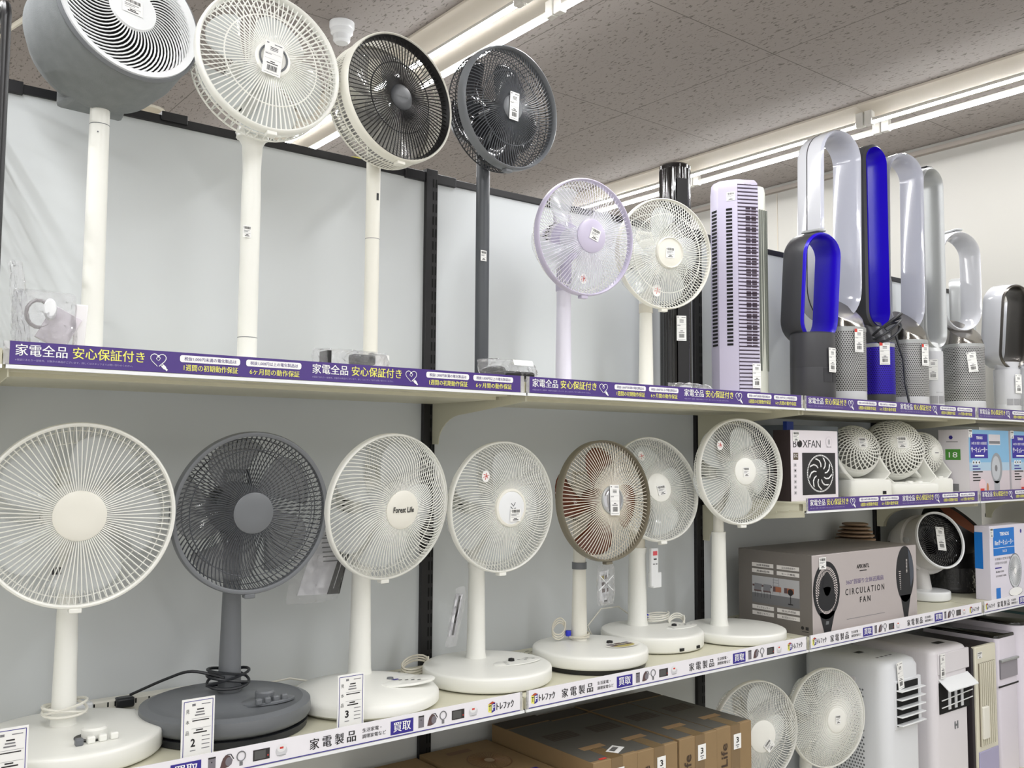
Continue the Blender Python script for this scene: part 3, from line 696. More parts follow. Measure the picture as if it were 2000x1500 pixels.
wrap(t, P[0], P[1], SL+.06, .027, BEIGE, 3, drop=.006, wr=.0022)
coil(t, P[0]-.055, P[1]+.03, SL+.05, .025, BEIGE, 3, lean=.9, squash=.5, wr=.0024, name='cord_bundle')
MB(Matrix.Translation((P[0]-.035, P[1]+.01, SL+.075))).lathe([(.008, -.008), (.009, 0), (.008, .008)], TIE, 12).build('blue_tie', t)
t, H, P = pedestal_fan('pedestal_fan', 'white pedestal fan with a tilted head standing behind the brown-bladed fan', 'lower shelf pedestal fans',
    (.725, -.235, 1.381), 9, 13, .171, dome=.02, N=100, wr=.0010, rh=.046, blade=BL_WHITE, rimw=.0055, rear=.085, off=.10,
    base=(.0, -.065, .165, .05, 'flat', WHITE, None), segs=[(SL+.05, .036, WHITE), (SL+.07, .0315, WHITE), (1.165, .028, WHITE), (1.17, .031, WHITE), (1.185, .031, WHITE), (1.186, .0265, BEIGE), (1.245, .0265, BEIGE)], cover=.75, phase=.5)
sticker(LAST['hub'], H @ Matrix.Translation((.005, -.01, .0275)) @ Matrix.Rotation(.15, 4, 'Z'), .034, .032, seed=5)
stamp(t, H @ Matrix.Translation((-.045, .105, .012)))
knobs(t, P[0]+.07, P[1]-.10, SL+.052, WHITE, 'dot')
m = MB(); m.box((P[0]-.045, P[1]-.2275, SL+.01), (P[0]+.045, P[1]-.205, SL+.019), BLACK); m.build('storage_slot', t)
coil(t, P[0]+.085, P[1]-.01, SL+.055, .05, CORDM, 3, lean=.05, squash=.55)
MB(Matrix.Translation((P[0]+.045, P[1]-.0, SL+.075))).lathe([(.005, -.008), (.006, 0), (.005, .008)], TIE, 12).build('blue_tie', t)
m = MB(); m.box((P[0]+.022, P[1]-.052, 1.055), (P[0]+.062, P[1]-.026, 1.105), WHITE2); m.build('remote_holder', t, bevel=.003)
t, H, P = pedestal_fan('pedestal_fan', 'white pedestal fan set higher on a stepped pole, rightmost on the lower shelf', 'lower shelf pedestal fans',
    (1.0, -.36, 1.437), 11, 2, .1765, dome=.022, N=104, wr=.0010, rh=.044, hub=WHITE, blade=BL_WHITE, rimw=.008, rear=.095, rimd=.022,
    base=(.03, -.04, .168, .035, 'flat', WHITE, None), segs=[(SL+.035, .032, WHITE), (SL+.055, .0275, WHITE), (1.215, .0235, WHITE), (1.23, .0245, WHITE), (1.231, .018, WARMW), (1.31, .0165, WARMW)], cover=.7)
sticker(LAST['hub'], H @ Matrix.Translation((0, -.002, .029)), .026, .032, seed=6)
stamp(t, H @ Matrix.Translation((-.095, .085, .016)))
coil(t, P[0]-.135, P[1]+.07, SL+.02, .036, CORDM, 3, lean=.5, squash=.5)

# top shelf ----------------------------------------------------------------
t, H, P = pedestal_fan('tall_fan', 'tall white fan with deep slotted drum guard, second from left on top shelf', 'tall fans on the top shelf',
    (-.66, -.34, 2.392), 2, 6, .172, dome=.016, N=84, wr=.0017, curl=.0, rh=.042, blade=BL_WHITE, rimw=.009, rimd=.022, rear=.115, drum=.06, RN=56, rings=(.66,), zs=SU, off=.10,
    base=(.10, .02, .165, .02, 'flat', WHITE, None), segs=[(SU+.015, .0225, WHITE), (SU+.06, .0225, WHITE), (2.10, .0225, WHITE), (2.16, .021, WHITE), (2.22, .024, WHITE), (2.25, .04, WHITE)], cover=.8, neck=WHITE, handle=False)
MB(H).lathe([(.03, .0225), (.031, .0245), (.034, .0245), (.035, .0225)], GREY, 32, cap=False).build('hub_groove', t)
hang_tag(LAST['hub'], H @ Matrix.Translation((-.004, -.005, .0275)) @ Matrix.Rotation(-.14, 4, 'Z'), .044, .082, seed=7)
sticker(t, FR(P[0]-.016, P[1]-.0215, 2.008), .02, .028, seed=8)
MB().lathe([(.0228, 1.76), (.0228, 1.7615)], GREY, 32, T=Matrix.Translation((P[0], P[1], 0)), cap=False).build('pole_joint', t)
t, H, P = pedestal_fan('tall_fan', 'tall off-white fan with black radial grille and dark hub, third on top shelf', 'tall fans on the top shelf',
    (-.312, -.335, 2.392), -6, 3, .1665, dome=.01, N=84, wr=.0016, rh=.0335, wire=BLKW, hub=CHAR, rim=WARMW, blade=BL_SMOKE, body=WARMW, rimw=.0065, rimd=.03, rear=.12, drum=.075, RN=110, rwire=WARMW, rings=(.56,), zs=SU, off=.105, hubt=.004,
    base=(0, 0, .14, .02, 'flat', WARMW, None), segs=[(SU+.015, .0185, WARMW), (2.03, .0185, WARMW), (2.25, .0185, WARMW)], cover=.85, handle=False)
m = MB(H); m.lathe([(.159, .012), (.152, -.004), (.152, -.012)], BLACK, 80, cap=False); m.build('inner_black_ring', t)
m = MB(H); m.lathe([(.1625, -.078), (.158, -.086), (.14, -.094), (.139, -.088), (.155, -.078)], mat('pale_shade', srgb(206, 202, 196), .4), 60, cap=False); m.build('rear_shell', t)
MB(H).text('DNALMOR', -.017, -.0025, .019, .0025, BLACK, H, z=.0146).build('maker_lettering', LAST['hub'], flat=True)
m = MB(FR(P[0]+.003, P[1]-.0188, 2.155)); m.prism([(-.003, -.009), (.003, -.009), (.003, .009), (-.003, .009)], 0, .001, BLACK); m.build('button_slot', t)
MB().lathe([(.0188, 2.045), (.0188, 2.0465)], GREY, 32, T=Matrix.Translation((P[0], P[1], 0)), cap=False).build('pole_joint', t)
t, H, P = pedestal_fan('tall_fan', 'tall dark grey fan with dark spiral guard and square grey pole, fourth on top shelf', 'tall fans on the top shelf',
    (.048, -.33, 2.452), -3, -2, .172, dome=.012, N=96, wr=.0014, curl=.25, rh=.034, body=DGREY, wire=DGREY, rim=GREY, hub=GREY, blade=BL_DARK, rimw=.009, rimd=.03, rear=.12, drum=.06, RN=90, rwire=CHAR, zs=SU, off=.115, rings=(.62,),
    base=(0, 0, .14, .02, 'flat', DGREY, None), segs=[(SU+.015, .0195, DGREY), (2.02, .0195, DGREY), (2.33, .0195, DGREY)], cover=.85, handle=False)
hang_tag(LAST['hub'], H @ Matrix.Translation((.0, .002, .02)) @ Matrix.Rotation(-.02, 4, 'Z'), .033, .078, seed=9)
sticker(t, FR(P[0]-.010, P[1]-.0195, 2.05), .02, .03, seed=10)
t, H, P = pedestal_fan('pedestal_fan', 'lavender pedestal fan with see-through blades and lavender hub on the top shelf', 'shorter fans on the top shelf',
    (.333, -.33, 2.130), 6, -3, .174, dome=.03, N=88, wr=.0010, rh=.050, body=LAV, wire=LAVW, rim=LAV, hub=LAV, blade=BL_CLEAR, nbl=4, rimw=.007, rimd=.022, rear=.095, RN=88, zs=SU, rwire=WIREW, off=.11,
    base=(.12, .0, .17, .02, 'flat', WHITE, None), segs=[(SU+.012, .03, LAVW), (SU+.03, .0245, LAVW), (1.985, .0215, LAVW), (1.99, .0245, LAV), (2.01, .0245, LAV)], cover=.6, phase=.75)
sticker(LAST['hub'], H @ Matrix.Translation((.008, .004, .0375)) @ Matrix.Rotation(-.3, 4, 'Z'), .034, .034, seed=11)
stamp(t, H @ Matrix.Translation((-.012, -.125, .014)))
t, H, P = pedestal_fan('pedestal_fan', 'white pedestal fan with cross-hatched guard in front of the black tower', 'shorter fans on the top shelf',
    (.668, -.335, 2.125), 13, -3, .176, dome=.024, N=100, wr=.0011, curl=.15, rh=.050, wire=WIREW, rim=WARMW, hub=WARMW, blade=BL_CLEAR, rimw=.006, rear=.09, zs=SU, off=.11, rings=(.72,),
    base=(.04, -.02, .17, .02, 'flat', WHITE, None), segs=[(SU+.012, .029, WARMW), (SU+.03, .024, WARMW), (1.95, .0205, WARMW), (1.955, .0225, BEIGE), (1.98, .0225, BEIGE)], cover=.6, phase=.5)
MB(H).lathe([(.044, .0285), (.047, .0335), (.05, .0285)], WARMW, 40, cap=False).build('hub_bezel', t)
sticker(LAST['hub'], H @ Matrix.Translation((.0, .0, .031)), .032, .034, seed=12)
stamp(t, H @ Matrix.Translation((-.035, -.12, .014)), .016)

# fabric-shelled circulator on a pole (top left)
def fabric_fan():
    c = (-.968, -.325, 2.425); H = head_matrix(c, -11, 13); n = H.to_3x3().col[2]
    px, py = c[0]-n.x*.125, c[1]-n.y*.125
    t = thing('tall_fan', 'tall air circulator with grey fabric shell and white spiral grille, leftmost on top shelf', 'electric fan', (px, py, SU), 'tall fans on the top shelf')
    R = .157
    MB(H).lathe([(R-.004, .004), (R, 0), (R*1.01, -.03), (R*1.04, -.09), (R*1.0, -.155), (R*.84, -.20), (R*.5, -.225), (.0, -.23)], FABRIC, 80, cap=False).build('fabric_shell', t, ang=60)
    MB(H).lathe([(R-.006, .002), (R-.001, .006), (R+.003, .0), (R+.001, -.004)], GREY, 80, cap=False).build('shell_edge', t)
    MB(H).lathe([(R-.004, .002), (R*.965, .008), (R*.87, .001), (R*.83, -.022)], WHITE2, 80, cap=False).build('outer_ring', t)
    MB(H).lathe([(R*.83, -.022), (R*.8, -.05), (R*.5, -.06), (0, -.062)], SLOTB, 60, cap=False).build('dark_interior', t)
    m = MB(H); N = 58
    for i in range(N):
        a0 = 2*PI*i/N; pts = []
        for k in range(11): u = k/10; r = .050+(R*.90-.050)*u; a = a0-.75*u**1.2+.12*math.sin(u*PI); pts.append((r*math.cos(a), r*math.sin(a), .012-.012*u))
        m.tube(pts, [.0015+.0006*(k/10) for k in range(11)], WHITE2, 5)
    m.build('spiral_grille', t)
    m = MB(H); m.lathe([(.047, .004), (.052, .012), (.050, .017), (.0, .019)], WHITE2, 48); LAST['hub'] = m.build('hub_cap', t)
    sticker(LAST['hub'], H @ Matrix.Translation((-.004, .0, .0195)) @ Matrix.Rotation(-.07, 4, 'Z'), .044, .036, seed=13)
    m = MB(); m.prism([(-.06, -.03), (.05, -.03), (.065, .06), (-.08, .05)], -.0, .045, FABRIC, frame((px, py+.01, 2.245), (1, 0, 0), (0, 1, 0))); m.build('tilt_joint_cover', t, bevel=.01)
    pole(t, px, py, [(SU+.015, .0235, WHITE), (2.21, .0205, WHITE), (2.245, .0205, WHITE), (2.27, .0205, WHITE)], SU)
    MB().lathe([(.0207, 2.205), (.0209, 2.2065)], GREY, 32, T=Matrix.Translation((px, py, 0)), cap=False).build('pole_joint', t)
    MB(FR(px-.008, py-.0205, 2.185)).disc(0, 0, .0018, .0018, GREY, z=.001, n=12).build('screw', t)
    base_disc(t, px, py, SU, .15, .018, WHITE, 'flat')
fabric_fan()

# bottom deck fans ----------------------------------------------------------
ZD = .13
t, H, P = pedestal_fan('pedestal_fan', 'white pedestal fan on the bottom deck beside the tall brown cartons', 'bottom deck pedestal fans',
    (1.100, -.33, .566), 14, 0, .173, dome=.036, N=96, wr=.0010, curl=.2, rh=.052, blade=BL_WHITE, rimw=.005, rear=.08, zs=ZD,
    base=(.02, -.02, .17, .035, 'flat', WHITE, None), segs=[(ZD+.035, .03, WHITE), (ZD+.3, .02, WHITE)], cover=.7)
sticker(LAST['hub'], H @ Matrix.Translation((.022, -.03, .0435)) @ Matrix.Rotation(.8, 4, 'Z'), .034, .034, seed=14)
t, H, P = pedestal_fan('pedestal_fan', 'white fan with dense cross-hatched mesh guard next to the white portable cooler', 'bottom deck pedestal fans',
    (1.505, -.335, .552), 13, 2, .174, dome=.045, N=110, wr=.0010, curl=.6, rh=.043, blade=BL_WHITE, rimw=.006, rear=.085, zs=ZD, p=2.6,
    base=(.02, -.02, .17, .035, 'flat', WHITE, None), segs=[(ZD+.035, .03, WHITE), (ZD+.28, .02, WHITE)], cover=.7)
m = MB(H); guard_front(m, H, .171, .04, .0455, 110, -.6, .0009, WIREW, 2.6); m.build('counter_spiral_wires', t)
sticker(LAST['hub'], H @ Matrix.Translation((.0, .004, .0525)), .024, .03, seed=15)
# ------------------------------------------------------------------ tower fans on the top shelf
def ngon(n, r, sx=1, sy=1, a0=0): return [(r*sx*math.cos(a0+2*PI*i/n), r*sy*math.sin(a0+2*PI*i/n)) for i in range(n)]
x, y = .905, -.165
t = thing('tower_fan', 'tall glossy black fluted tower fan behind the white pedestal fan', 'tower fan', (x, y, SU), 'tower fans on the top shelf')
out = []
for i in range(96):
    a = 2*PI*i/96; front = math.cos(a+PI*.72) > -.1; r = .0515+(.0028*abs(math.sin(a*14)) if front else 0); out.append((r*math.cos(a), r*math.sin(a)))
MB(Matrix.Translation((x, y, SU))).prism(out, .03, .80, GLOSSB).build('column', t, ang=30)
MB(Matrix.Translation((x, y, SU))).lathe([(.053, .80), (.053, .812), (.047, .818), (0, .818)], GLOSSB, 48).build('top_cap', t)
MB(Matrix.Translation((x, y, SU))).lathe([(.10, 0), (.10, .012), (.085, .02), (.055, .03), (0, .03)], GLOSSB, 48).build('base', t)
a = math.radians(-110); T = frame((x+.056*math.cos(a), y+.056*math.sin(a), SU+.46), (-math.sin(a), math.cos(a), 0), (0, 0, 1))
MB(T).box((-.021, -.42, -.002), (.021, .30, .0), BLACK).build('front_strip', t, bevel=.002)
a2 = math.radians(-119); T = frame((x+.058*math.cos(a2), y+.058*math.sin(a2), SU+.24), (-math.sin(a2), math.cos(a2), 0), (0, 0, 1))
hang_tag(t, T @ Matrix.Translation((.0, 0, .0015)), .034, .085, seed=20)

def lavender_tower():
    x, y = 1.115, -.25; h = .775
    t = thing('tower_fan', 'pale lavender tower fan with black slot grilles and ribbed side', 'tower fan', (x, y, SU), 'tower fans on the top shelf')
    # plan: front corner between a flat left face and a ribbed right face
    P = [(.63*q+.78*d, -.78*q+.63*d) for q, d in ((-.080, .03), (-.078, -.012), (-.052, -.048), (.012, -.066), (.084, -.034), (.086, .02), (.03, .07), (-.05, .07))]
    T = Matrix.Translation((x, y, SU))
    m = MB(T); Q = [(a*.9, b*.9) for a, b in P]
    m.loft([[(a, b, 0) for a, b in P], [(a, b, h-.035) for a, b in P], [(a*.97, b*.97, h-.012) for a, b in P], [(a*.86, b*.86, h) for a, b in P]], LAVT); m.build('body', t, bevel=.003)
    def face(p, q, off=.0008):
        p, q = Vector((*p, 0)), Vector((*q, 0)); d = (q-p).normalized()
        return frame((x+p.x, y+p.y, SU), d, (0, 0, 1)), (q-p).length
    # flat left-front face (P2->P3)
    F, L = face(P[2], P[3])
    m = MB(F)
    for k in range(38): m.box((L*.42, .19+k*.0128, .0), (L*.74, .19+k*.0128+.0075, .0010), SLOTB)
    m.build('front_slots', t, flat=True)
    F1, L1 = face(P[1], P[2]); m = MB(F1)
    for k in range(38): m.box((L1*.15, .19+k*.0128, .0), (L1*.8, .19+k*.0128+.0075, .0010), SLOTB)
    m.build('side_slots', t, flat=True)
    F2, L2 = face(P[3], P[4]); m = MB(F2)
    for k in range(55): m.box((.002, .03+k*.0132, 0), (L2-.002, .03+k*.0132+.0075, .0035), LAVT)
    rb = m.build('ribs', t, flat=True)
    m = MB(F2)
    for k in range(56): m.box((.002, .0255+k*.0132, 0), (L2-.002, .0285+k*.0132, .0009), mat('plum_slot', srgb(52, 36, 52), .6))
    m.build('rib_grooves', rb, flat=True)
    m = MB(F2)
    for k in range(50):
        for q in range(2): m.box((L2*(.38+.27*q), .185+k*.0098, .0032), (L2*(.60+.27*q), .185+k*.0098+.0062, .0042), mat('plum_slot', srgb(52, 36, 52), .6))
    m.build('outlet_grille', t, flat=True)
    m = MB(F2); m.text('TEKNOS', L2*.35, h-.026, L2*.68, h-.019, INK, z=.0012); m.build('maker_lettering', t, flat=True)
    sticker(t, F @ Matrix.Translation((L*.68, h-.062, .001)), .03, .03, seed=21)
    hang_tag(t, F2 @ Matrix.Translation((L2*.8, .085, .006)), .03, .085, seed=22)
    m = MB(T); m.lathe([(.11, 0), (.11, .008), (.08, .016), (0, .016)], LAVT, 40); m.build('base', t)
lavender_tower()
x, y = 1.325, -.16
t = thing('tower_fan', 'slim white tower fan half hidden behind the lavender tower', 'tower fan', (x, y, SU), 'tower fans on the top shelf')
T = Matrix.Translation((x, y, SU))
MB(T).loft([[(a, b, z) for a, b in ngon(32, r, 1, 1.1)] for z, r in ((.02, .056), (.79, .052), (.81, .048), (.815, .03))], mat('cream_white', srgb(232, 234, 222), .35)).build('body', t, ang=50)
MB(T).lathe([(.10, 0), (.10, .012), (.055, .022), (0, .022)], WHITE, 40).build('base', t)
m = MB(FR(x, y-.06, SU))
for q in range(4): m.box((-.022+q*.013, .12, -.004), (-.015+q*.013, .72, .0), mat('tower_slot', srgb(120, 124, 116), .6))
m.build('outlet_slots', t, flat=True)

# ------------------------------------------------------------------ bladeless fans
def stadium(w, h, n=14, bottom=1.0):
    """outline (x, z) of a vertical stadium centred on 0, width w, height h; bottom > 1 stretches the lower end to a teardrop"""
    r = w/2; s = h/2-r; pts = []
    for k in range(n+1): a = k/n*PI; pts.append((r*math.cos(a), s+r*math.sin(a)))
    rb = r*bottom; sb = h/2-rb
    for k in range(n+1): a = PI+k/n*PI; pts.append((r*math.cos(a), -sb+rb*math.sin(a)))
    return pts
def ring_mesh(m, path, sec, mt, T):
    """sweep section sec [(out, depth)] along closed outline path in local xz, depth = local y"""
    K = len(path); rings = []
    for i in range(K):
        a = Vector(path[i-1]); b = Vector(path[(i+1) % K]); d = (b-a)
        if d.length < 1e-7: d = Vector((0, 1))
        d.normalize(); nx, nz = d.y, -d.x
        rings.append([(path[i][0]+nx*o, y, path[i][1]+nz*o) for o, y in sec])
    m.loft(rings, mt, T, closed=True)
def bladeless(name, label, x, y, az, br, hb, neck, lw, lh, ld, zl, mats, dy=.03, bottom=1.0, tilt=0, lip=True, remote=False, basez=.055, seam=True, tagpos=None, red=False, flange=False):
    """br base radius, hb base top height, lw/lh/ld loop width/height/depth, zl loop centre height above shelf"""
    outer, inner, bodym, foot, neckm = mats
    t = thing(name, label, 'bladeless fan', (x, y, SU), 'bladeless fans on the top shelf')
    R = Matrix.Rotation(math.radians(az), 4, 'Z'); T0 = Matrix.Translation((x, y, SU)) @ R
    if bodym:
        MB(T0).lathe([(br*.97, 0), (br, .006), (br, basez)], foot, 48).build('foot', t)
        MB(T0).lathe([(br*.985, basez), (br*1.0, basez+.004), (br*.99, hb-.014), (br*.985, hb)], bodym, 64).build('filter_drum', t)
        if foot is not bodym: MB(T0).lathe([(br*1.002, hb-.016), (br*1.004, hb-.002), (br*.97, hb)], SILVER if foot is not CHAR else CHAR, 64).build('drum_collar', t)
    # neck with a slanted top
    if neck:
        n = 40; low = [(br*.97*math.cos(2*PI*i/n), br*.97*math.sin(2*PI*i/n), hb) for i in range(n)]
        top = [(br*.88*math.cos(2*PI*i/n), br*.88*math.sin(2*PI*i/n), hb+neck*(.55+.48*math.sin(2*PI*i/n))) for i in range(n)]
        MB(T0).loft([low, top], neckm).build('neck', t)
    TL = T0 @ Matrix.Translation((0, dy, zl)) @ Matrix.Rotation(math.radians(tilt), 4, 'X')
    path = stadium(lw-.026, lh-.026, 16, bottom)
    m = MB(); d = ld/2
    ring_mesh(m, path, [(.001, -d+.004), (.013, -d+.010), (.015, -d*.3), (.0145, d-.012), (.008, d), (.001, d-.003)], outer, TL); m.build('air_loop', t, ang=50)
    m = MB(); fl = .0125 if flange else .0005; ring_mesh(m, path, [(fl, -d+.008), (fl*.5, -d-.001), (.0, -d+.004), (-.006, -d+.03), (-.011, d*.4), (-.006, d-.004), (.0005, d-.002)], inner, TL); m.build('inner_duct', t, ang=50)
    if lip:
        m = MB(); ring_mesh(m, path, [(.0145, d*.12), (.0158, d*.14), (.0158, d*.2), (.0145, d*.22)], mat('loop_seam', srgb(60, 58, 62), .4), TL); m.build('loop_seam', t, ang=50)
    # fairing between neck and loop
    n = 28; rings = []
    for q in range(0 if neck else 5):
        u = q/4; zz = hb+(neck or 0)*.45+(zl-lh/2+.03-hb-(neck or 0)*.45)*u
        rings.append([((br*.86*(1-u)+lw*.36*u)*math.cos(2*PI*i/n), dy*u+(br*.86*(1-u)+ld*.40*u)*math.sin(2*PI*i/n), zz) for i in range(n)])
    if rings: MB(T0).loft(rings, outer).build('loop_stem', t, ang=60)
    if remote:
        m = MB(TL @ Matrix.Translation((0, 0, lh/2+.006))); m.box((-.018, -.05, -.002), (.018, .045, .008), SILVER); m.build('remote_on_top', t, bevel=.003)
    if tagpos:
        a = math.radians(tagpos[0]); rr = br+.004
        T = frame((x+rr*math.cos(a), y+rr*math.sin(a), SU+tagpos[1]), (-math.sin(a), math.cos(a), 0), (0, 0, 1))
        hang_tag(t, T @ Matrix.Rotation(tagpos[2] if len(tagpos) > 2 else 0, 4, 'Z'), .04, .088, seed=int(x*50), red=red)
    return t, TL
PERF = perforated('silver_perforated', srgb(172, 172, 172), srgb(48, 46, 46), .0088, .082, .30, .3)
PERFB = perforated('blue_perforated', srgb(44, 20, 176), srgb(20, 8, 90), .0088, .062, .28, .3)
DARKB = mat('iron_grey_plastic', srgb(62, 62, 66), .35)
GLW = mat('gloss_white', srgb(200, 201, 206), .12, coat=.6)
GLW2 = mat('pearl_white', srgb(186, 188, 200), .14, coat=.6)
DK = mat('gunmetal', srgb(112, 108, 104), .28, metal=.9)
t, TL = bladeless('bladeless_fan', 'short iron-grey bladeless heater with deep blue oval loop, front left', 1.458, -.33, -15, .080, .255, .0, .170, .405, .125, .425, (DARKB, BLUE, DARKB, DARKB, DARKB), dy=.005, tilt=5, basez=.13, remote=True, tagpos=(-92, .155), lip=False, flange=True)
m = MB(Matrix.Translation((1.458, -.33, SU))); m.lathe([(.0812, .255), (.0812, .257)], CHAR, 48, cap=False); m.build('body_joint', t)
for q in range(2):
    a0 = -118+q*30; m = MB(Matrix.Translation((1.458, -.33, SU)))
    pts = [math.radians(a0+i*6) for i in range(5)]
    m.add([(.0812*math.cos(a), .0812*math.sin(a), z) for z in (.075, .125) for a in pts], [(i, i+1, i+6, i+5) for i in range(4)], mat('heater_grille', srgb(46, 46, 50), .6)); m.build('intake_panel', t)
bladeless('bladeless_fan', 'tallest glossy white bladeless purifier with silver perforated drum', 1.70, -.30, -10, .086, .30, .13, .215, .745, .135, .71, (GLW, GLW2, PERF, GLW, NICKEL), dy=.055, bottom=1.25, tagpos=(-107, .245), red=True, flange=True, tilt=1)
t, TL = bladeless('bladeless_fan', 'tall iron-grey bladeless tower with blue loop and blue perforated base', 1.955, -.30, -6, .060, .26, .0, .15, .76, .12, .70, (DARKB, BLUE, PERFB, DARKB, DARKB), dy=.05, bottom=1.0, tagpos=(-130, .215), red=True, lip=False)
m = MB(Matrix.Translation((1.955, -.30, SU)))
for k in range(3):
    pts = []
    for i in range(24):
        a = 2*PI*i/24; pts.append((.012+(.062+.004*k)*math.cos(a), -.03+.05*math.sin(a), .305+.016*k+.045*math.cos(a+k*.4)))
    m.tube(pts, .0048, CHAR, 8, closed=True)
m.tube([(.075, -.03, .30), (.085, -.055, .2), (.088, -.06, .1), (.07, -.085, .02), (.02, -.095, .006)], .0048, CHAR, 8); m.build('power_cord', t)
bladeless('bladeless_fan', 'tall pearl-white bladeless purifier right of the tall blue one', 2.185, -.30, -14, .074, .29, .13, .205, .765, .12, .71, (GLW2, GLW2, PERF, GLW, NICKEL), dy=.055, bottom=1.2, tagpos=(-100, .225), red=True, tilt=1, flange=True)
t, TL = bladeless('bladeless_fan', 'tall slim silver bladeless tower with square-cornered open loop', 2.40, -.285, -6, .045, .26, .0, .155, .80, .115, .67, (mat('pale_silver', srgb(206, 208, 208), .3), SILVER, GLW, GLW, GLW), dy=.03, lip=False, tagpos=(-150, .18), flange=True)
m = MB(TL @ Matrix.Translation((0, -.03, .402))); m.box((-.02, -.012, -.002), (.02, .02, .006), BLACK); m.build('remote_on_top', t, bevel=.002)
def base_windows(t, x, y, br, a0, a1, n, z0, z1, lettering=False):
    m = MB(Matrix.Translation((x, y, SU)))
    for k in range(n):
        u0 = a0+(a1-a0)*(k+.06)/n; u1 = a0+(a1-a0)*(k+.94)/n; pts = [math.radians(u0+(u1-u0)*i/4) for i in range(5)]
        m.add([(br*math.cos(a), br*math.sin(a), z) for z in (z0, z1) for a in pts], [(i, i+1, i+6, i+5) for i in range(4)], mat('base_window_grey', srgb(150, 150, 154), .4))
    m.build('base_windows', t, flat=True)
    if lettering:
        a = math.radians(-122); T = frame((x+(br+.0005)*math.cos(a), y+(br+.0005)*math.sin(a), SU), (-math.sin(a), math.cos(a), 0), (0, 0, 1))
        MB(T).text('dyson cool', -.012, z1+.012, .016, z1+.018, GREY, T).build('maker_lettering', t, flat=True)
base_windows(t, 2.40, -.285, .0458, -170, -80, 2, .035, .068, True)
bladeless('bladeless_fan', 'small white bladeless fan seen between two tall loops', 2.33, -.09, -6, .05, .3, .0, .14, .30, .1, .50, (GLW, GLW2, GLW, GLW, GLW), lip=False)
bladeless('bladeless_fan', 'small white oval bladeless fan behind the silver tower', 2.80, -.09, -6, .05, .3, .0, .14, .42, .1, .53, (GLW, SILVER, GLW, GLW, GLW), lip=False)
bladeless('bladeless_fan', 'white bladeless purifier with short wide oval loop and silver drum', 2.665, -.29, -22, .087, .31, .12, .215, .46, .12, .60, (GLW, GLW, PERF, GLW, NICKEL), dy=.05, tagpos=(-131, .225, .12), remote=True, flange=True)
bladeless('bladeless_fan', 'silver-grey bladeless fan seen edge-on behind the short oval loop', 2.98, -.16, 25, .05, .28, .03, .16, .40, .09, .47, (SILVER, SILVER, PERF, GREY, GLW), lip=False, tagpos=(-110, .22))
bladeless('bladeless_fan', 'white bladeless heater with dark nickel oval loop near the wall', 3.06, -.30, -22, .058, .22, .0, .165, .40, .13, .425, (GLW, DK, GLW, GLW, GLW), dy=.0, tilt=6, lip=False, tagpos=(-106, .15), flange=True)
base_windows(bpy.data.objects['bladeless_fan.009'], 3.06, -.30, .0588, -160, -70, 3, .05, .08)
bladeless('bladeless_fan', 'white bladeless fan cut off by the right edge of the photo', 3.29, -.29, -20, .055, .24, .0, .17, .36, .11, .41, (GLW, GLW2, GLW, GLW, GLW), lip=False)

# ------------------------------------------------------------------ cartons
def carton(name, label, a, b, mt, group=None, cat='box', bevel=.0015, top=None):
    cx, cy = (a[0]+b[0])/2, (a[1]+b[1])/2
    t = thing(name, label, cat, (cx, cy, a[2]), group)
    MB().box(a, b, mt).build('carton', t, bevel=bevel)
    return t
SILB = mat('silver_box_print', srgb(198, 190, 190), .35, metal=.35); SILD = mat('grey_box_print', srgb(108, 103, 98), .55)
a, b = (1.262, -.447, SL), (1.935, -.14, 1.152)
t = carton('fan_carton', 'large silver printed carton for a circulation fan', a, b, SILB, None)
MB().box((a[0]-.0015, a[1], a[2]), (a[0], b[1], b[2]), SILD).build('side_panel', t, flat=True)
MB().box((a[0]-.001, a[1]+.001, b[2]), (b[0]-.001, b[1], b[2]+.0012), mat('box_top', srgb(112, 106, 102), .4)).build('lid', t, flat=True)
T = FR(a[0], a[1]-.0006, SL); m = MB(T); FBL = mat('photo_black', srgb(24, 26, 32), .35)
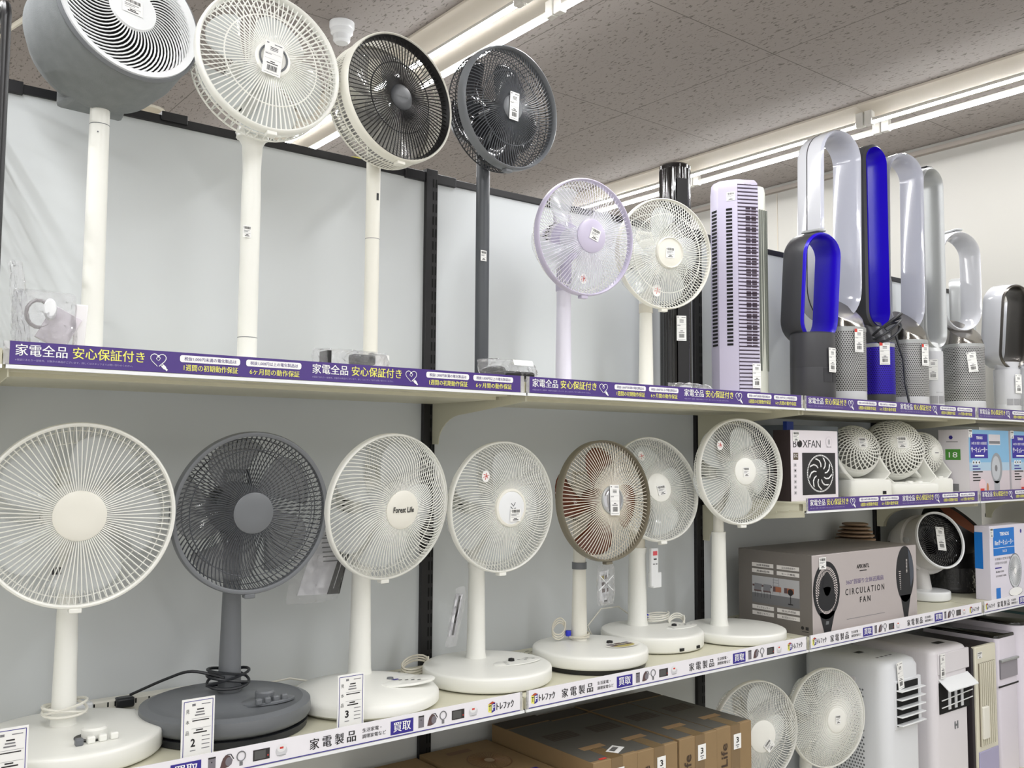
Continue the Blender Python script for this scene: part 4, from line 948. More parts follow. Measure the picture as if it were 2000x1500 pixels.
def printed_fan(m, cx, cy, rx, ry, side=False):
    m.disc(cx, cy, rx, ry, FBL, n=40); m.add([(cx-rx*.55, cy-ry*.75, 0), (cx-rx*.18, cy-ry*1.55, 0), (cx+rx*.22, cy-ry*1.55, 0), (cx+rx*.6, cy-ry*.75, 0)], [(0, 1, 2, 3)], FBL)
    W2 = mat('print_light', srgb(214, 206, 204), .5)
    if not side:
        for ring_, n in ((.82, 54), (.68, 46)):
            for i in range(n):
                a_ = 2*PI*i/n; r2 = ring_-.115; b_ = a_+.09
                m.add([(cx+rx*ring_*math.cos(a_), cy+ry*ring_*math.sin(a_), .0003), (cx+rx*ring_*math.cos(a_+.07), cy+ry*ring_*math.sin(a_+.07), .0003), (cx+rx*r2*math.cos(b_+.05), cy+ry*r2*math.sin(b_+.05), .0003), (cx+rx*r2*math.cos(b_), cy+ry*r2*math.sin(b_), .0003)], [(0, 1, 2, 3)], W2)
        m.disc(cx, cy-ry*.3, rx*.66, ry*.42, FBL, z=.0005); m.disc(cx+rx*.03, cy+ry*.22, rx*.3, ry*.42, FBL, z=.0005)
        m.add([(cx-.01, cy-ry*1.18, .0005), (cx+.008, cy-ry*1.18, .0005), (cx+.01, cy-ry*1.08, .0005), (cx-.006, cy-ry*1.06, .0005)], [(0, 1, 2, 3)], GREY)
    else:
        m.add([(cx+rx*.35, cy+ry*.93, .0003), (cx+rx*.9, cy+ry*.45, .0003), (cx+rx*.99, cy-ry*.1, .0003), (cx+rx*.6, cy-ry*.5, .0003), (cx+rx*.5, cy+ry*.2, .0003)], [(0, 1, 2, 3, 4)], mat('print_sheen', srgb(70, 76, 88), .4))
        for k in range(10): m.rect(cx-rx*.72+.001*k, cy+ry*(.1-.07*k), cx-rx*.5, cy+ry*(.125-.07*k), W2, z=.0004); m.rect(cx+rx*.1, cy+ry*(.5-.05*k), cx+rx*.26, cy+ry*(.52-.05*k), W2, z=.0004)
printed_fan(m, .083, .150, .079, .098); m.build('printed_fan_picture', t, flat=True); m = MB(T); printed_fan(m, .590, .168, .062, .104, True); m.build('printed_fan_picture', t, flat=True); m = MB(T)
m.text('APIX INTL', .268, .210, .348, .224, INK, bold=.03); m.rect(.286, .2, .332, .203, INK)
m.text('360°首振り立体送風扇', .2, .158, .44, .176, mat('violet_grey_print', srgb(116, 104, 140), .5), bold=.02)
m.text('C I R C U L A T I O N', .195, .122, .445, .144, INK, bold=.01); m.text('F A N', .285, .090, .352, .110, INK, bold=.015)
m.rect(.2, .0385, .445, .040, GINK)
m.build('front_print', t, flat=True)
sticker(t, T @ Matrix.Translation((.06, .243, .0008)), .04, .04, seed=31)
T = LF(a[0]-.0019, b[1], SL); m = MB(T); WB = mat('bar_white_print', srgb(214, 210, 206), .6)
for cx, cy, s in ((.06, .214, '360度 首振機能'), (.166, .214, '左右自動首振り'), (.06, .193, '風量8段階'), (.166, .193, 'モード機能'), (.06, .066, 'タッチセンサー'), (.166, .066, '吸込式収納'), (.06, .045, '専用リモコン'), (.166, .045, '単三電池コンパクト')):
    m.rect(cx-.0, cy, cx+.092, cy+.014, WB); m.text(s, cx+.02, cy+.003, cx+.076, cy+.0105, INK, z=.0004)
m.rect(.06, .088, .258, .182, mat('room_wall_print', srgb(168, 168, 170), .6)); m.rect(.06, .088, .258, .122, mat('room_floor_print', srgb(104, 104, 106), .6), z=.0002)
m.rect(.062, .145, .145, .152, MAROON, z=.0004)
for cx in (.073, .112):
    m.add([(cx-.004, .133, .0006), (cx+.026, .133, .0006), (cx+.03, .155, .0006), (cx-.002, .156, .0006)], [(0, 1, 2, 3)], GINK); m.rect(cx-.004, .128, cx+.028, .133, MAROON, z=.0007)
    for q in (0, .012, .026): m.rect(cx+q, .108, cx+q+.0012, .13, INK, z=.0007)
for q in range(5): m.rect(.148, .134+q*.01, .172, .1352+q*.01, GINK, z=.0004)
m.add([(.148, .124, .0004), (.1495, .124, .0004), (.1535, .182, .0004), (.152, .182, .0004)], [(0, 1, 2, 3)], GINK); m.add([(.178, .124, .0004), (.1795, .124, .0004), (.1725, .182, .0004), (.171, .182, .0004)], [(0, 1, 2, 3)], GINK)
for x0_, w_ in ((.15, .034), (.196, .04)): m.rect(x0_, .134, x0_+w_, .152, mat('copper_print', srgb(150, 92, 66), .5), z=.0005); m.rect(x0_, .134, x0_+w_*.3, .152, MAROON, z=.0006)
m.disc(.222, .139, .011, .0115, INK, z=.0008, n=20); m.rect(.2205, .1, .2235, .13, INK, z=.0008); m.rect(.212, .096, .232, .1, INK, z=.0008)
m.disc(.268, .026, .006, .006, INK, n=16); m.rect(.28, .02, .292, .031, INK); m.rect(.266, .013, .292, .015, INK)
m.build('side_print', t, flat=True)

a, b = (1.212, -.405, SM), (1.492, -.335, 1.578)
t = carton('fan_carton', 'white square fan carton with black fan picture on the middle shelf', a, b, mat('white_carton', srgb(232, 226, 232), .4))
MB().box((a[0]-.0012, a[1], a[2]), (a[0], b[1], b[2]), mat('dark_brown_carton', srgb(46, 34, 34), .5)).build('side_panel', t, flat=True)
m = MB(FR(a[0], a[1]-.0006, SM)); m.rect(.065, .02, .262, .166, mat('photo_dark_panel', srgb(40, 38, 42), .4))
cx, cy = .17, .094
for i in range(70):
    q = 2*PI*i/70; m.add([(cx+.079*math.cos(q), cy+.066*math.sin(q), .0004), (cx+.079*math.cos(q+.06), cy+.066*math.sin(q+.06), .0004), (cx+.073*math.cos(q+.06), cy+.061*math.sin(q+.06), .0004), (cx+.073*math.cos(q), cy+.061*math.sin(q), .0004)], [(0, 1, 2, 3)], WPRINT)
m.disc(cx, cy, .071, .0595, mat('photo_blade', srgb(22, 21, 24), .4), z=.0003, n=40)
for i in range(9):
    for s in range(3):
        q0 = 2*PI*i/9+s*.05
        pts = [((.026+.042*u)*math.cos(q0+.55*u*u), (.022+.035*u)*math.sin(q0+.55*u*u)) for u in (0, .33, .66, 1)]
        m.tube([(cx+p[0], cy+p[1], .0006) for p in pts], .0009, WPRINT, 4)
m.disc(cx, cy, .022, .019, BLACK, z=.0008)
m.text('BOXFAN', .014, .184, .175, .210, INK, bold=-.004); m.disc(.051, .197, .012, .0125, INK, z=.0003, n=16)
m.rect(.014, .142, .042, .166, mat('bronze_print', srgb(92, 80, 66), .5)); m.text('DC', .018, .150, .038, .162, WPRINT, z=.0004)
for k in range(6): m.rect(.016, .118-.019*k, .032, .130-.019*k, mat('faint_print', srgb(204, 198, 204), .5)); m.disc(.024, .124-.019*k, .004, .0035, GINK if k != 1 else INK, z=.0003, n=12)
m.disc(.225, .205, .02, .019, mat('faint_print', srgb(204, 198, 204), .5), n=24); m.disc(.225, .205, .0188, .0178, mat('white_carton', (1, 1, 1)), z=.0002, n=24); m.text('8', .219, .196, .231, .214, GINK, z=.0004); m.rect(.21, .186, .24, .188, GINK)
m.build('front_print', t, flat=True)
sticker(t, FR(a[0]+.03, a[1]-.0012, SM+.222), .036, .034, seed=32)
t = carton('storage_carton', 'grey-blue carton lying behind the square fan carton', (1.34, -.30, SM), (1.66, -.10, 1.60), mat('bluegrey_carton', srgb(104, 112, 120), .5))
MB().box((1.33, -.306, 1.58), (1.37, -.29, 1.612), mat('blue_flap', srgb(30, 60, 150), .5)).build('blue_flap', t)

SKY = mat('sky_blue_print', srgb(128, 178, 214), .4); BLUEPR = mat('royal_print', srgb(50, 40, 150), .4); CYAN = mat('azure_print', srgb(18, 118, 206), .4)
def circ_carton(x0, label):
    a, b = (x0, -.43, SM), (x0+.36, -.30, 1.602)
    t = carton('fan_carton', label, a, b, mat('pale_carton', srgb(218, 214, 220), .4), 'sky-blue circulator cartons')
    m = MB(FR(x0, -.4306, SM)); m.rect(.0, .0, .36, .268, mat('room_print', srgb(206, 196, 202), .4)); m.rect(.0, .13, .36, .268, SKY, z=.0002); m.rect(.0, .095, .36, .13, mat('sky_fade_print', srgb(170, 196, 216), .4), z=.0002)
    m.rect(.012, .148, .165, .250, BLUEPR, z=.0004); m.text('TEKNOS', .065, .228, .12, .24, WPRINT, z=.0006, bold=.03); m.text('360度 3D 首振り お部屋循環', .022, .205, .155, .217, WPRINT, z=.0006); m.text('サーキュレーター', .018, .172, .16, .196, WPRINT, z=.0006, bold=.04); m.rect(.05, .155, .13, .161, WPRINT, z=.0006)
    for k in range(3): m.rect(.028+k*.024, .122, .046+k*.024, .138, WPRINT, z=.0004); m.disc(.037+k*.024, .13, .005, .005, INK, z=.0006, n=10)
    for k in range(6): m.rect(.028, .112-.012*k, .075+.02*((k*7) % 3), .117-.012*k, NAVY if k < 2 else INK, z=.0004)
    m.disc(.11, .034, .032, .026, mat('pink_print', srgb(228, 200, 206), .5), z=.0005); m.rect(.09, .008, .125, .02, REDINK, z=.0006); m.disc(.155, .022, .009, .02, mat('orange_print', srgb(190, 130, 90), .5), z=.0006)
    m.rect(.175, .205, .28, .25, mat('aircon_print', srgb(206, 202, 206), .5), z=.0004); m.rect(.178, .21, .277, .222, GINK, z=.0006)
    m.disc(.24, .105, .052, .066, mat('fan_photo', srgb(146, 150, 156), .4), z=.0005, n=32); m.disc(.235, .105, .038, .052, mat('fan_photo2', srgb(186, 190, 196), .4), z=.0007, n=32); m.disc(.235, .105, .012, .014, GINK, z=.0009, n=16); m.rect(.215, .005, .265, .05, mat('fan_photo3', srgb(170, 172, 178), .4), z=.0005)
    m.build('front_print', t, flat=True)
    m = MB(LF(x0-.0006, -.30, SM)); m.rect(.03, .14, .095, .185, mat('green_print', srgb(70, 140, 50), .5)); m.text('18', .045, .15, .082, .173, WPRINT, z=.0003); m.disc(.055, .235, .009, .009, NAVY, n=6); m.rect(.035, .215, .085, .218, GINK); m.build('side_print', t, flat=True); m = MB(LF(x0-.0006, -.30, SM)); m.rect(.05, .01, .085, .04, GINK); m.build('side_barcode', t, flat=True)
    sticker(t, FR(x0+.014, -.4314, SM+.252), .03, .034, seed=int(x0*9))
circ_carton(2.405, 'sky-blue circulator carton with green 18 mark, nearest the ball circulators')
circ_carton(2.785, 'second sky-blue circulator carton cut off at the right edge')
x0 = 2.565; a, b = (x0, -.43, SL), (x0+.33, -.365, 1.192)
t = carton('fan_carton', 'white and bright blue circulator carton on the lower shelf at the right', a, b, mat('lilac_white_carton', srgb(224, 220, 232), .4))
m = MB(FR(x0, -.4306, SL)); m.rect(.03, .185, .225, .30, CYAN); m.text('TEKNOS', .09, .268, .175, .283, WPRINT, z=.0003, bold=.03); m.text('18cmサーキュレーター', .042, .228, .215, .252, WPRINT, z=.0003, bold=.03); m.rect(.03, .216, .225, .218, WPRINT, z=.0003); m.text('SAK-28', .112, .197, .15, .208, WPRINT, z=.0003)
for k in range(2): m.text('お部屋の空気を循環', .04, .165-.018*k, .2-.05*k, .176-.018*k, GINK)
m.rect(.04, .13, .1, .135, NAVY); m.text('風量切替', .045, .112, .12, .12, INK); m.text('左右首振り機能', .045, .094, .14, .102, INK); m.rect(.045, .0, .085, .048, CYAN)
m.build('front_print', t, flat=True); m = MB(FR(x0, -.4306, SL))
cx, cy = .225, .11
m.disc(cx, cy, .062, .076, GINK, n=40); m.disc(cx, cy, .059, .072, mat('fan_photo2', (1, 1, 1)), z=.0002, n=40); m.disc(cx, cy, .052, .064, mat('fan_photo', (1, 1, 1)), z=.0003, n=40)
for i in range(44): q = 2*PI*i/44; m.tube([(cx+.014*math.cos(q), cy+.017*math.sin(q), .0005), (cx+.056*math.cos(q+.2), cy+.069*math.sin(q+.2), .0005)], .0005, WPRINT, 4)
m.disc(cx, cy, .012, .015, WPRINT, z=.0009); m.disc(cx, .02, .065, .02, GINK, n=30); m.disc(cx, .021, .063, .018, WPRINT, z=.0002, n=30)
m.disc(.29, .28, .008, .01, NAVY, n=6)
m.build('printed_fan_picture', t, flat=True)
m = MB(LF(x0-.0006, -.365, SL)); m.rect(.0, .13, .035, .285, CYAN); m.build('side_print', t, flat=True)
sticker(t, FR(x0+.016, -.4314, SL+.285), .03, .04, seed=36)

# ------------------------------------------------------------------ ball circulators on the middle shelf
def ball_circ(label, x, y, z, R, az, el, baz, style, N=30, tagged=True):
    t = thing('air_circulator', label, 'air circulator', (x, y, SM), 'white ball circulators')
    H = head_matrix((x, y, z), az, el)
    pr = [(R*math.sin(a), -R*math.cos(a)) for a in [k/16*PI*.60 for k in range(17)]]
    MB(H).lathe(pr+[(R*.925, R*.33), (R*.89, R*.30)], WHITE, 64, cap=False).build('rear_housing', t, ang=60)
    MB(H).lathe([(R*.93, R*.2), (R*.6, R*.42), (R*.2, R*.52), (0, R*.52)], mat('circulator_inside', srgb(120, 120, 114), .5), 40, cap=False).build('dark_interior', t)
    m = MB(H)
    for s, rad, tw in ((1, .026, 1.0), (-1, .016, .85)):
        for i in range(N):
            a0 = 2*PI*i/N; pts = []
            for k in range(10):
                u = k/9; r = R*(.2+.725*u); a = a0+s*tw*u; pts.append((r*math.cos(a), r*math.sin(a), math.sqrt(max(0, R*R-r*r))*.98-R*.01))
            m.tube(pts, R*rad, WHITE, 5)
    m.lathe([(R*.935, R*.30), (R*.93, R*.39), (R*.90, R*.43), (R*.87, R*.40)], WHITE, 64, cap=False)
    m.build('spiral_grille', t, ang=60)
    m = MB(H); m.lathe([(R*.22, R*.90), (R*.24, R*.955), (R*.2, R*.985), (0, R*1.0)], WHITE, 36); hc = m.build('hub_cap', t)
    if tagged: sticker(hc, H @ Matrix.Translation((.002, 0, R*1.005)), R*.3, R*.38, seed=int(x*30))
    else:
        m = MB(H @ Matrix.Translation((0, 0, R*1.001))); m.rect(-.01, -.002, .01, .002, GINK); m.build('maker_mark', hc, flat=True)
    B = Matrix.Translation((x, y, SM)) @ Matrix.Rotation(math.radians(-baz), 4, 'Z')
    zz = z-SM; m = MB(B); w_ = .014; hb_ = max(.03, zz-R*1.02)
    # one continuous U: left arm, floor, right arm
    prof = []
    for k in range(9): u = k/8; prof.append((-R*(1.04+.03*u), zz+R*.1-(zz+R*.1-hb_-.02)*u, R*(.22+.62*u**1.5)))
    prof += [(-R*.8, hb_, R*.84), (R*.8, hb_, R*.84)]
    for k in range(9): u = 1-k/8; prof.append((R*(1.04+.03*u), zz+R*.1-(zz+R*.1-hb_-.02)*u, R*(.22+.62*u**1.5)))
    rings = []
    for i, (px_, pz_, hw) in enumerate(prof):
        if i < 9: o = (-w_, 0)
        elif i > 10: o = (w_, 0)
        else: o = (0, -w_)
        rings.append([(px_, -hw, pz_), (px_+o[0], -hw*.92, pz_+o[1]), (px_+o[0], hw*.7, pz_+o[1]), (px_, hw*.75, pz_)])
    m.loft(rings, WHITE); m.build('u_bracket', t, bevel=.003, ang=60)
    bw = R*1.08
    def rr(z_, s):
        o = []
        for cx, cy, a0 in ((1, 1, 0), (-1, 1, PI/2), (-1, -1, PI), (1, -1, 1.5*PI)):
            for k in range(5): a = a0+k/4*PI/2; o.append((s*(cx*(bw-.02)+.02*math.cos(a)), -R*.15+s*(cy*(R*.85-.02)+.02*math.sin(a)), z_))
        return o
    m = MB(B); m.loft([rr(0, .98), rr(.004, 1), rr(hb_-.012, 1), rr(hb_-.004, .96)], WHITE); bs = m.build('base', t, ang=60)
    if style == 0:
        MB(B).box((bw*.45, -R*1.0-.001, .010), (bw*.62, -R*.99, .022), BLACK).build('sensor_window', bs)
        m = MB(B @ UP(0, 0, hb_+.0012))
        for k in range(4): m.rect(-bw*.3+k*bw*.22, -R*.80, -bw*.2+k*bw*.22, -R*.74, GINK)
        m.build('control_marks', bs, flat=True)
    else:
        for k in (-1, 1): MB(B).lathe([(.016, 0), (.014, .01), (0, .012)], WHITE, 24, T=B @ Matrix.Translation((k*R*.22+.01, -R*.80, hb_-.005))).build('control_dial', bs)
ball_circ('white ball circulator next to the square fan carton, with small black sensor', 1.80, -.27, 1.506, .101, 36, 20, 12, 0, 26)
ball_circ('largest white ball circulator, in the middle of the three', 2.085, -.27, 1.512, .124, 42, 15, 12, 1, 32)
ball_circ('white ball circulator, rightmost of the three, beside the sky-blue carton', 2.298, -.27, 1.497, .094, 14, 4, 10, 2, 26, False)

# ------------------------------------------------------------------ big circulators on the lower shelf
def cup_circ():
    c = (2.415, -.29, 1.132); H = head_matrix(c, 20, 16); R = .121
    t = thing('air_circulator', 'white drum circulator with black spiral mouth on the lower shelf', 'air circulator', (c[0], c[1]+.08, SL), 'lower shelf circulators')
    MB(H).lathe([(R, .0), (R*1.0, -.012), (R*.96, -.085), (R*1.06, -.087), (R*1.08, -.10), (R*1.04, -.15), (R*.9, -.2), (R*.55, -.235), (0, -.245)], mat('drum_white', srgb(206, 204, 202), .4), 60, cap=False).build('drum', t, ang=50)
    MB(H).lathe([(R*.93, .0), (R*.95, .007), (R*1.0, .008), (R*1.02, .0), (R*1.0, -.006)], WHITE2, 72, cap=False).build('mouth_ring', t)
    MB(H).lathe([(R*.94, .003), (R*.9, -.02), (R*.3, -.03), (0, -.03)], GLOSSB, 60, cap=False).build('black_throat', t)
    m = MB(H); N = 44
    for i in range(N):
        a0 = 2*PI*i/N; m.tube([((.026+(R*.92-.026)*u)*math.cos(a0-.8*u*u), (.026+(R*.92-.026)*u)*math.sin(a0-.8*u*u), -.006-.004*u) for u in [k/8 for k in range(9)]], .0016, BLACK, 4)
    m.build('spiral_grille', t)
    hang_tag(t, H @ Matrix.Translation((.005, .005, .0025)) @ Matrix.Rotation(-.12, 4, 'Z'), .042, .1, seed=41)
    m = MB(H)
    for k in range(5): m.tube([(-R*1.01, -.03+k*.014, -.165), (-R*.93, -.03+k*.014, -.195)], .003, SLOTB, 5)
    m.build('side_vents', t, flat=True)
    MB().lathe([(.012, 0), (.012, .012), (0, .014)], SILVER, 20, T=frame((c[0]-.105, c[1]+.09, c[2]), (0, 0, 1), (0, 1, 0))).build('side_pivot', t)
    MB().tube([(c[0], c[1]+.1, c[2]-.1), (c[0]-.03, c[1]+.06, SL+.03)], .035, mat('drum_white', (1, 1, 1)), 20).build('stem', t)
    base_disc(t, c[0]-.035, c[1]+.045, SL, .095, .04, WHITE2, 'flat')
cup_circ()
def ribbed_unit():
    x, y = 2.735, -.175
    t = thing('air_circulator', 'bulky black ribbed circulator wrapped in film with orange-brown top opening', 'air circulator', (x, y, SL), 'lower shelf circulators')
    T = Matrix.Translation((x, y, SL)); pr = [(.104, .0), (.108, .01)]
    for k in range(28): z = .02+k*.0075; pr += [(.108-.004*(k % 2), z)]
    pr += [(.104, .235)]
    MB(T).lathe(pr, BLACK, 48).build('ribbed_body', t, ang=60)
    H = T @ Matrix.Translation((-.03, .0, .262)) @ Matrix.Rotation(math.radians(8), 4, 'Y') @ Matrix.Rotation(math.radians(38), 4, 'X')
    MB(H).lathe([(.09, -.09), (.125, -.03), (.14, .02), (.136, .06), (.116, .088), (.10, .075)], mat('soft_black', srgb(26, 24, 25), .5), 56, cap=False).build('head_shell', t, ang=60)
    MB(H).lathe([(.106, .078), (.09, .066), (0, .060)], mat('burnt_orange', srgb(120, 56, 28), .6), 48).build('orange_filter', t)
    hang_tag(t, frame((x+.045, y-.103, SL+.13), (1, 0, 0), (0, 0, 1)), .045, .1, seed=42)
    MB(T).lathe([(.110, .005), (.113, .05), (.110, .11)], STRETCH, 40, cap=False).build('stretch_film', t)
ribbed_unit()
t = thing('air_circulator', 'brownish louvred circulator in shade behind the silver carton', 'air circulator', (2.08, -.10, SL), 'lower shelf circulators')
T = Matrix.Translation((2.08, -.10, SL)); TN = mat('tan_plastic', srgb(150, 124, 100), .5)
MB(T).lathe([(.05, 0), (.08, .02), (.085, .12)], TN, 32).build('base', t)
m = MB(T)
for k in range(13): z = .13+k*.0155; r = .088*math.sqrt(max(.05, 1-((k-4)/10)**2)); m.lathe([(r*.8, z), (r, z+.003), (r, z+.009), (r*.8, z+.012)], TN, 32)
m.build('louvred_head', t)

# ------------------------------------------------------------------ portable coolers on the bottom deck
AC = mat('cooler_white', srgb(222, 224, 228), .3); AC2 = mat('cooler_white_warm', srgb(222, 218, 222), .3)
def rbox(x0, y0, x1, y1, r, z): 
    o = []
    for cx, cy, a0 in ((x1-r, y1-r, 0), (x0+r, y1-r, PI/2), (x0+r, y0+r, PI), (x1-r, y0+r, 1.5*PI)):
        for k in range(6): a = a0+k/5*PI/2; o.append((cx+r*math.cos(a), cy+r*math.sin(a), z))
    return o
def shell(t, x0, y0, x1, y1, r, z0, z1, mt, name='body', dome=.03):
    MB().loft([rbox(x0, y0, x1, y1, r, z0), rbox(x0, y0, x1, y1, r, z1-dome), rbox(x0+dome*.3, y0+dome*.3, x1-dome*.3, y1-dome*.3, r, z1-dome*.3), rbox(x0+dome, y0+dome, x1-dome, y1-dome, max(.005, r-dome*.5), z1)], mt).build(name, t, ang=60)
x0, x1, y0, y1, zt = 1.745, 1.995, -.425, -.06, .725
t = thing('portable_cooler', 'white portable air conditioner with five open louvres and perforated side', 'portable air conditioner', ((x0+x1)/2, (y0+y1)/2, ZD), 'portable coolers on the bottom deck')
shell(t, x0, y0, x1, y1, .05, ZD, zt, AC)
MB().box((x0+.05, y0-.004, .475), (x1-.012, y0+.01, .655), AC).build('louvre_frame', t, bevel=.004)
MB().box((x0+.062, y0-.006, .488), (x1-.04, y0+.0, .645), SLOTB).build('louvre_opening', t)
for k in range(5): MB().box((x0+.058, y0-.028, .492+k*.031), (x1-.022, y0-.004, .497+k*.031), WHITE2).build('louvre', t, bevel=.0015)
m = MB(LF(x0-.0006, y1, ZD))
for i in range(12):
    for j in range(30): m.disc(.13+i*.012+.006*(j % 2), .12+j*.0125, .0042, .0042, GREY, n=6)
m.build('side_perforation', t, flat=True)
m = MB(LF(x0-.002, y1, ZD)); m.prism([(.12, .5), (.24, .5), (.24, .525), (.12, .525)], 0, .003, AC2); m.build('grip_recess', t, bevel=.002)
m = MB(UP(x0, y0, zt+.0012)); m.rect(.08, .16, .12, .185, BLACK); [m.rect(.06+.03*k, .07, .075+.03*k, .08, GINK) for k in range(4)]; m.build('control_marks', t, flat=True)
hang_tag(t, frame((x0+.085, y0-.007, .672), (1, 0, 0), (0, 0, 1)) @ Matrix.Rotation(.12, 4, 'Z'), .04, .1, seed=51)
x0, x1 = 2.085, 2.365; zt = .728
t = thing('portable_cooler', 'white portable air conditioner with raised front flap and grey letter H', 'portable air conditioner', ((x0+x1)/2, (y0+y1)/2, ZD), 'portable coolers on the bottom deck')
shell(t, x0, y0, x1, y1, .035, ZD, zt, AC2, dome=.02)
MB().box((x0+.03, y0-.004, .632), (x1-.004, y0+.008, .712), AC2).build('front_panel', t, bevel=.003)
MB().box((x0+.035, y0-.003, .48), (x1-.01, y0+.006, .60), SLOTB).build('outlet_opening', t)
for k in range(2): MB().tube([(x0+.032, y0-.014, .508+k*.028), (x1-.004, y0-.014, .518+k*.028)], .0022, WHITE2, 6).build('louvre_bar', t)
for k in range(3): MB().box((x0+.1+k*.05, y0-.006, .49), (x0+.118+k*.05, y0-.002, .58), AC).build('inner_vane', t)
m = MB(); m.prism([(0, 0), (.0, .004), (-.045, -.034), (-.045, -.038)], 0, .235, WHITE2, frame((x0+.035, y0+.002, .612), (0, 1, 0), (0, 0, 1))); m.build('front_flap', t)
m = MB(FR(0, y0-.0008, 0)); m.text('H', x0+.15, .405, x0+.18, .435, GREY, bold=.06); m.build('maker_letter', t, flat=True)
m = MB(UP(x0, y0, zt+.001)); m.rect(.15, .06, .21, .09, BLACK); m.build('display', t, flat=True)
hang_tag(t, frame((x0+.055, y0-.008, .665), (1, 0, 0), (0, 0, 1)), .036, .095, seed=52)
x0, x1, zt = 2.405, 2.60, .70
CRM = mat('cream_plastic', srgb(222, 218, 200), .4)
t = thing('tower_cooler', 'cream tower cooler with vertical slats and dark sides', 'tower cooler', ((x0+x1)/2, -.27, ZD), 'portable coolers on the bottom deck')
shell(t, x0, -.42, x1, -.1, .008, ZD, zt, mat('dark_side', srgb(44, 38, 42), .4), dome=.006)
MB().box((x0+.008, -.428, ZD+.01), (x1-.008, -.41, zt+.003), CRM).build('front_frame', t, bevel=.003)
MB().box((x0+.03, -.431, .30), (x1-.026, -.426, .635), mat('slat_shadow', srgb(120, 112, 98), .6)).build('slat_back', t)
m = MB()
for k in range(8): m.box((x0+.034+k*.0165, -.436, .30), (x0+.041+k*.0165, -.429, .635), CRM)
m.build('vertical_slats', t, flat=True)
MB().box((x0+.015, -.434, .13+.02), (x1-.015, -.427, .28), mat('pale_violet_panel', srgb(168, 164, 196), .4)).build('lower_panel', t, bevel=.003)
sticker(t, FR(x0+.045, -.4292, .668), .04, .026, seed=53)
MB().box((x0+.035, -.445, .33), (x0+.085, -.431, .46), WARMW).build('remote_control', t, bevel=.004)
x0, x1, zt = 2.63, 2.81, .71
t = thing('portable_cooler', 'pale lilac-white cold fan with a glossy black top and recessed outlet', 'cold air fan', ((x0+x1)/2, -.27, ZD), 'portable coolers on the bottom deck')
PLW = mat('lilac_white', srgb(222, 216, 226), .3)
shell(t, x0, -.42, x1, -.08, .02, ZD, zt, PLW, dome=.004); shell(t, x0+.004, -.416, x1-.004, -.084, .02, zt-.002, zt+.012, GLOSSB, 'black_top', dome=.004)
MB().box((x0+.012, -.424, .54), (x1-.012, -.418, .62), mat('recess_grey', srgb(150, 146, 154), .4)).build('outlet_recess', t)
MB().box((x0+.01, -.432, .612), (x1-.01, -.418, .622), SILVER).build('outlet_lip', t, bevel=.002)
MB().box((x0+.0, -.4215, .505), (x1, -.419, .512), BLACK).build('body_joint', t)
x0, x1, zt = 2.84, 3.10, .74
t = thing('portable_cooler', 'lilac-white rounded cooler with dark top cut by the right edge', 'cold air fan', ((x0+x1)/2, -.27, ZD), 'portable coolers on the bottom deck')
shell(t, x0, -.42, x1, -.08, .06, ZD, zt, PLW, dome=.004); shell(t, x0+.004, -.416, x1-.004, -.084, .06, zt-.002, zt+.014, GLOSSB, 'black_top', dome=.004)
MB().box((x0+.05, -.4215, .50), (x1-.05, -.4195, .507), BLACK).build('body_joint', t)
carton('storage_carton', 'dark teal carton in the shade under the lower shelf at the right', (3.12, -.35, ZD), (3.38, -.06, .72), mat('teal_carton', srgb(40, 104, 112), .5))

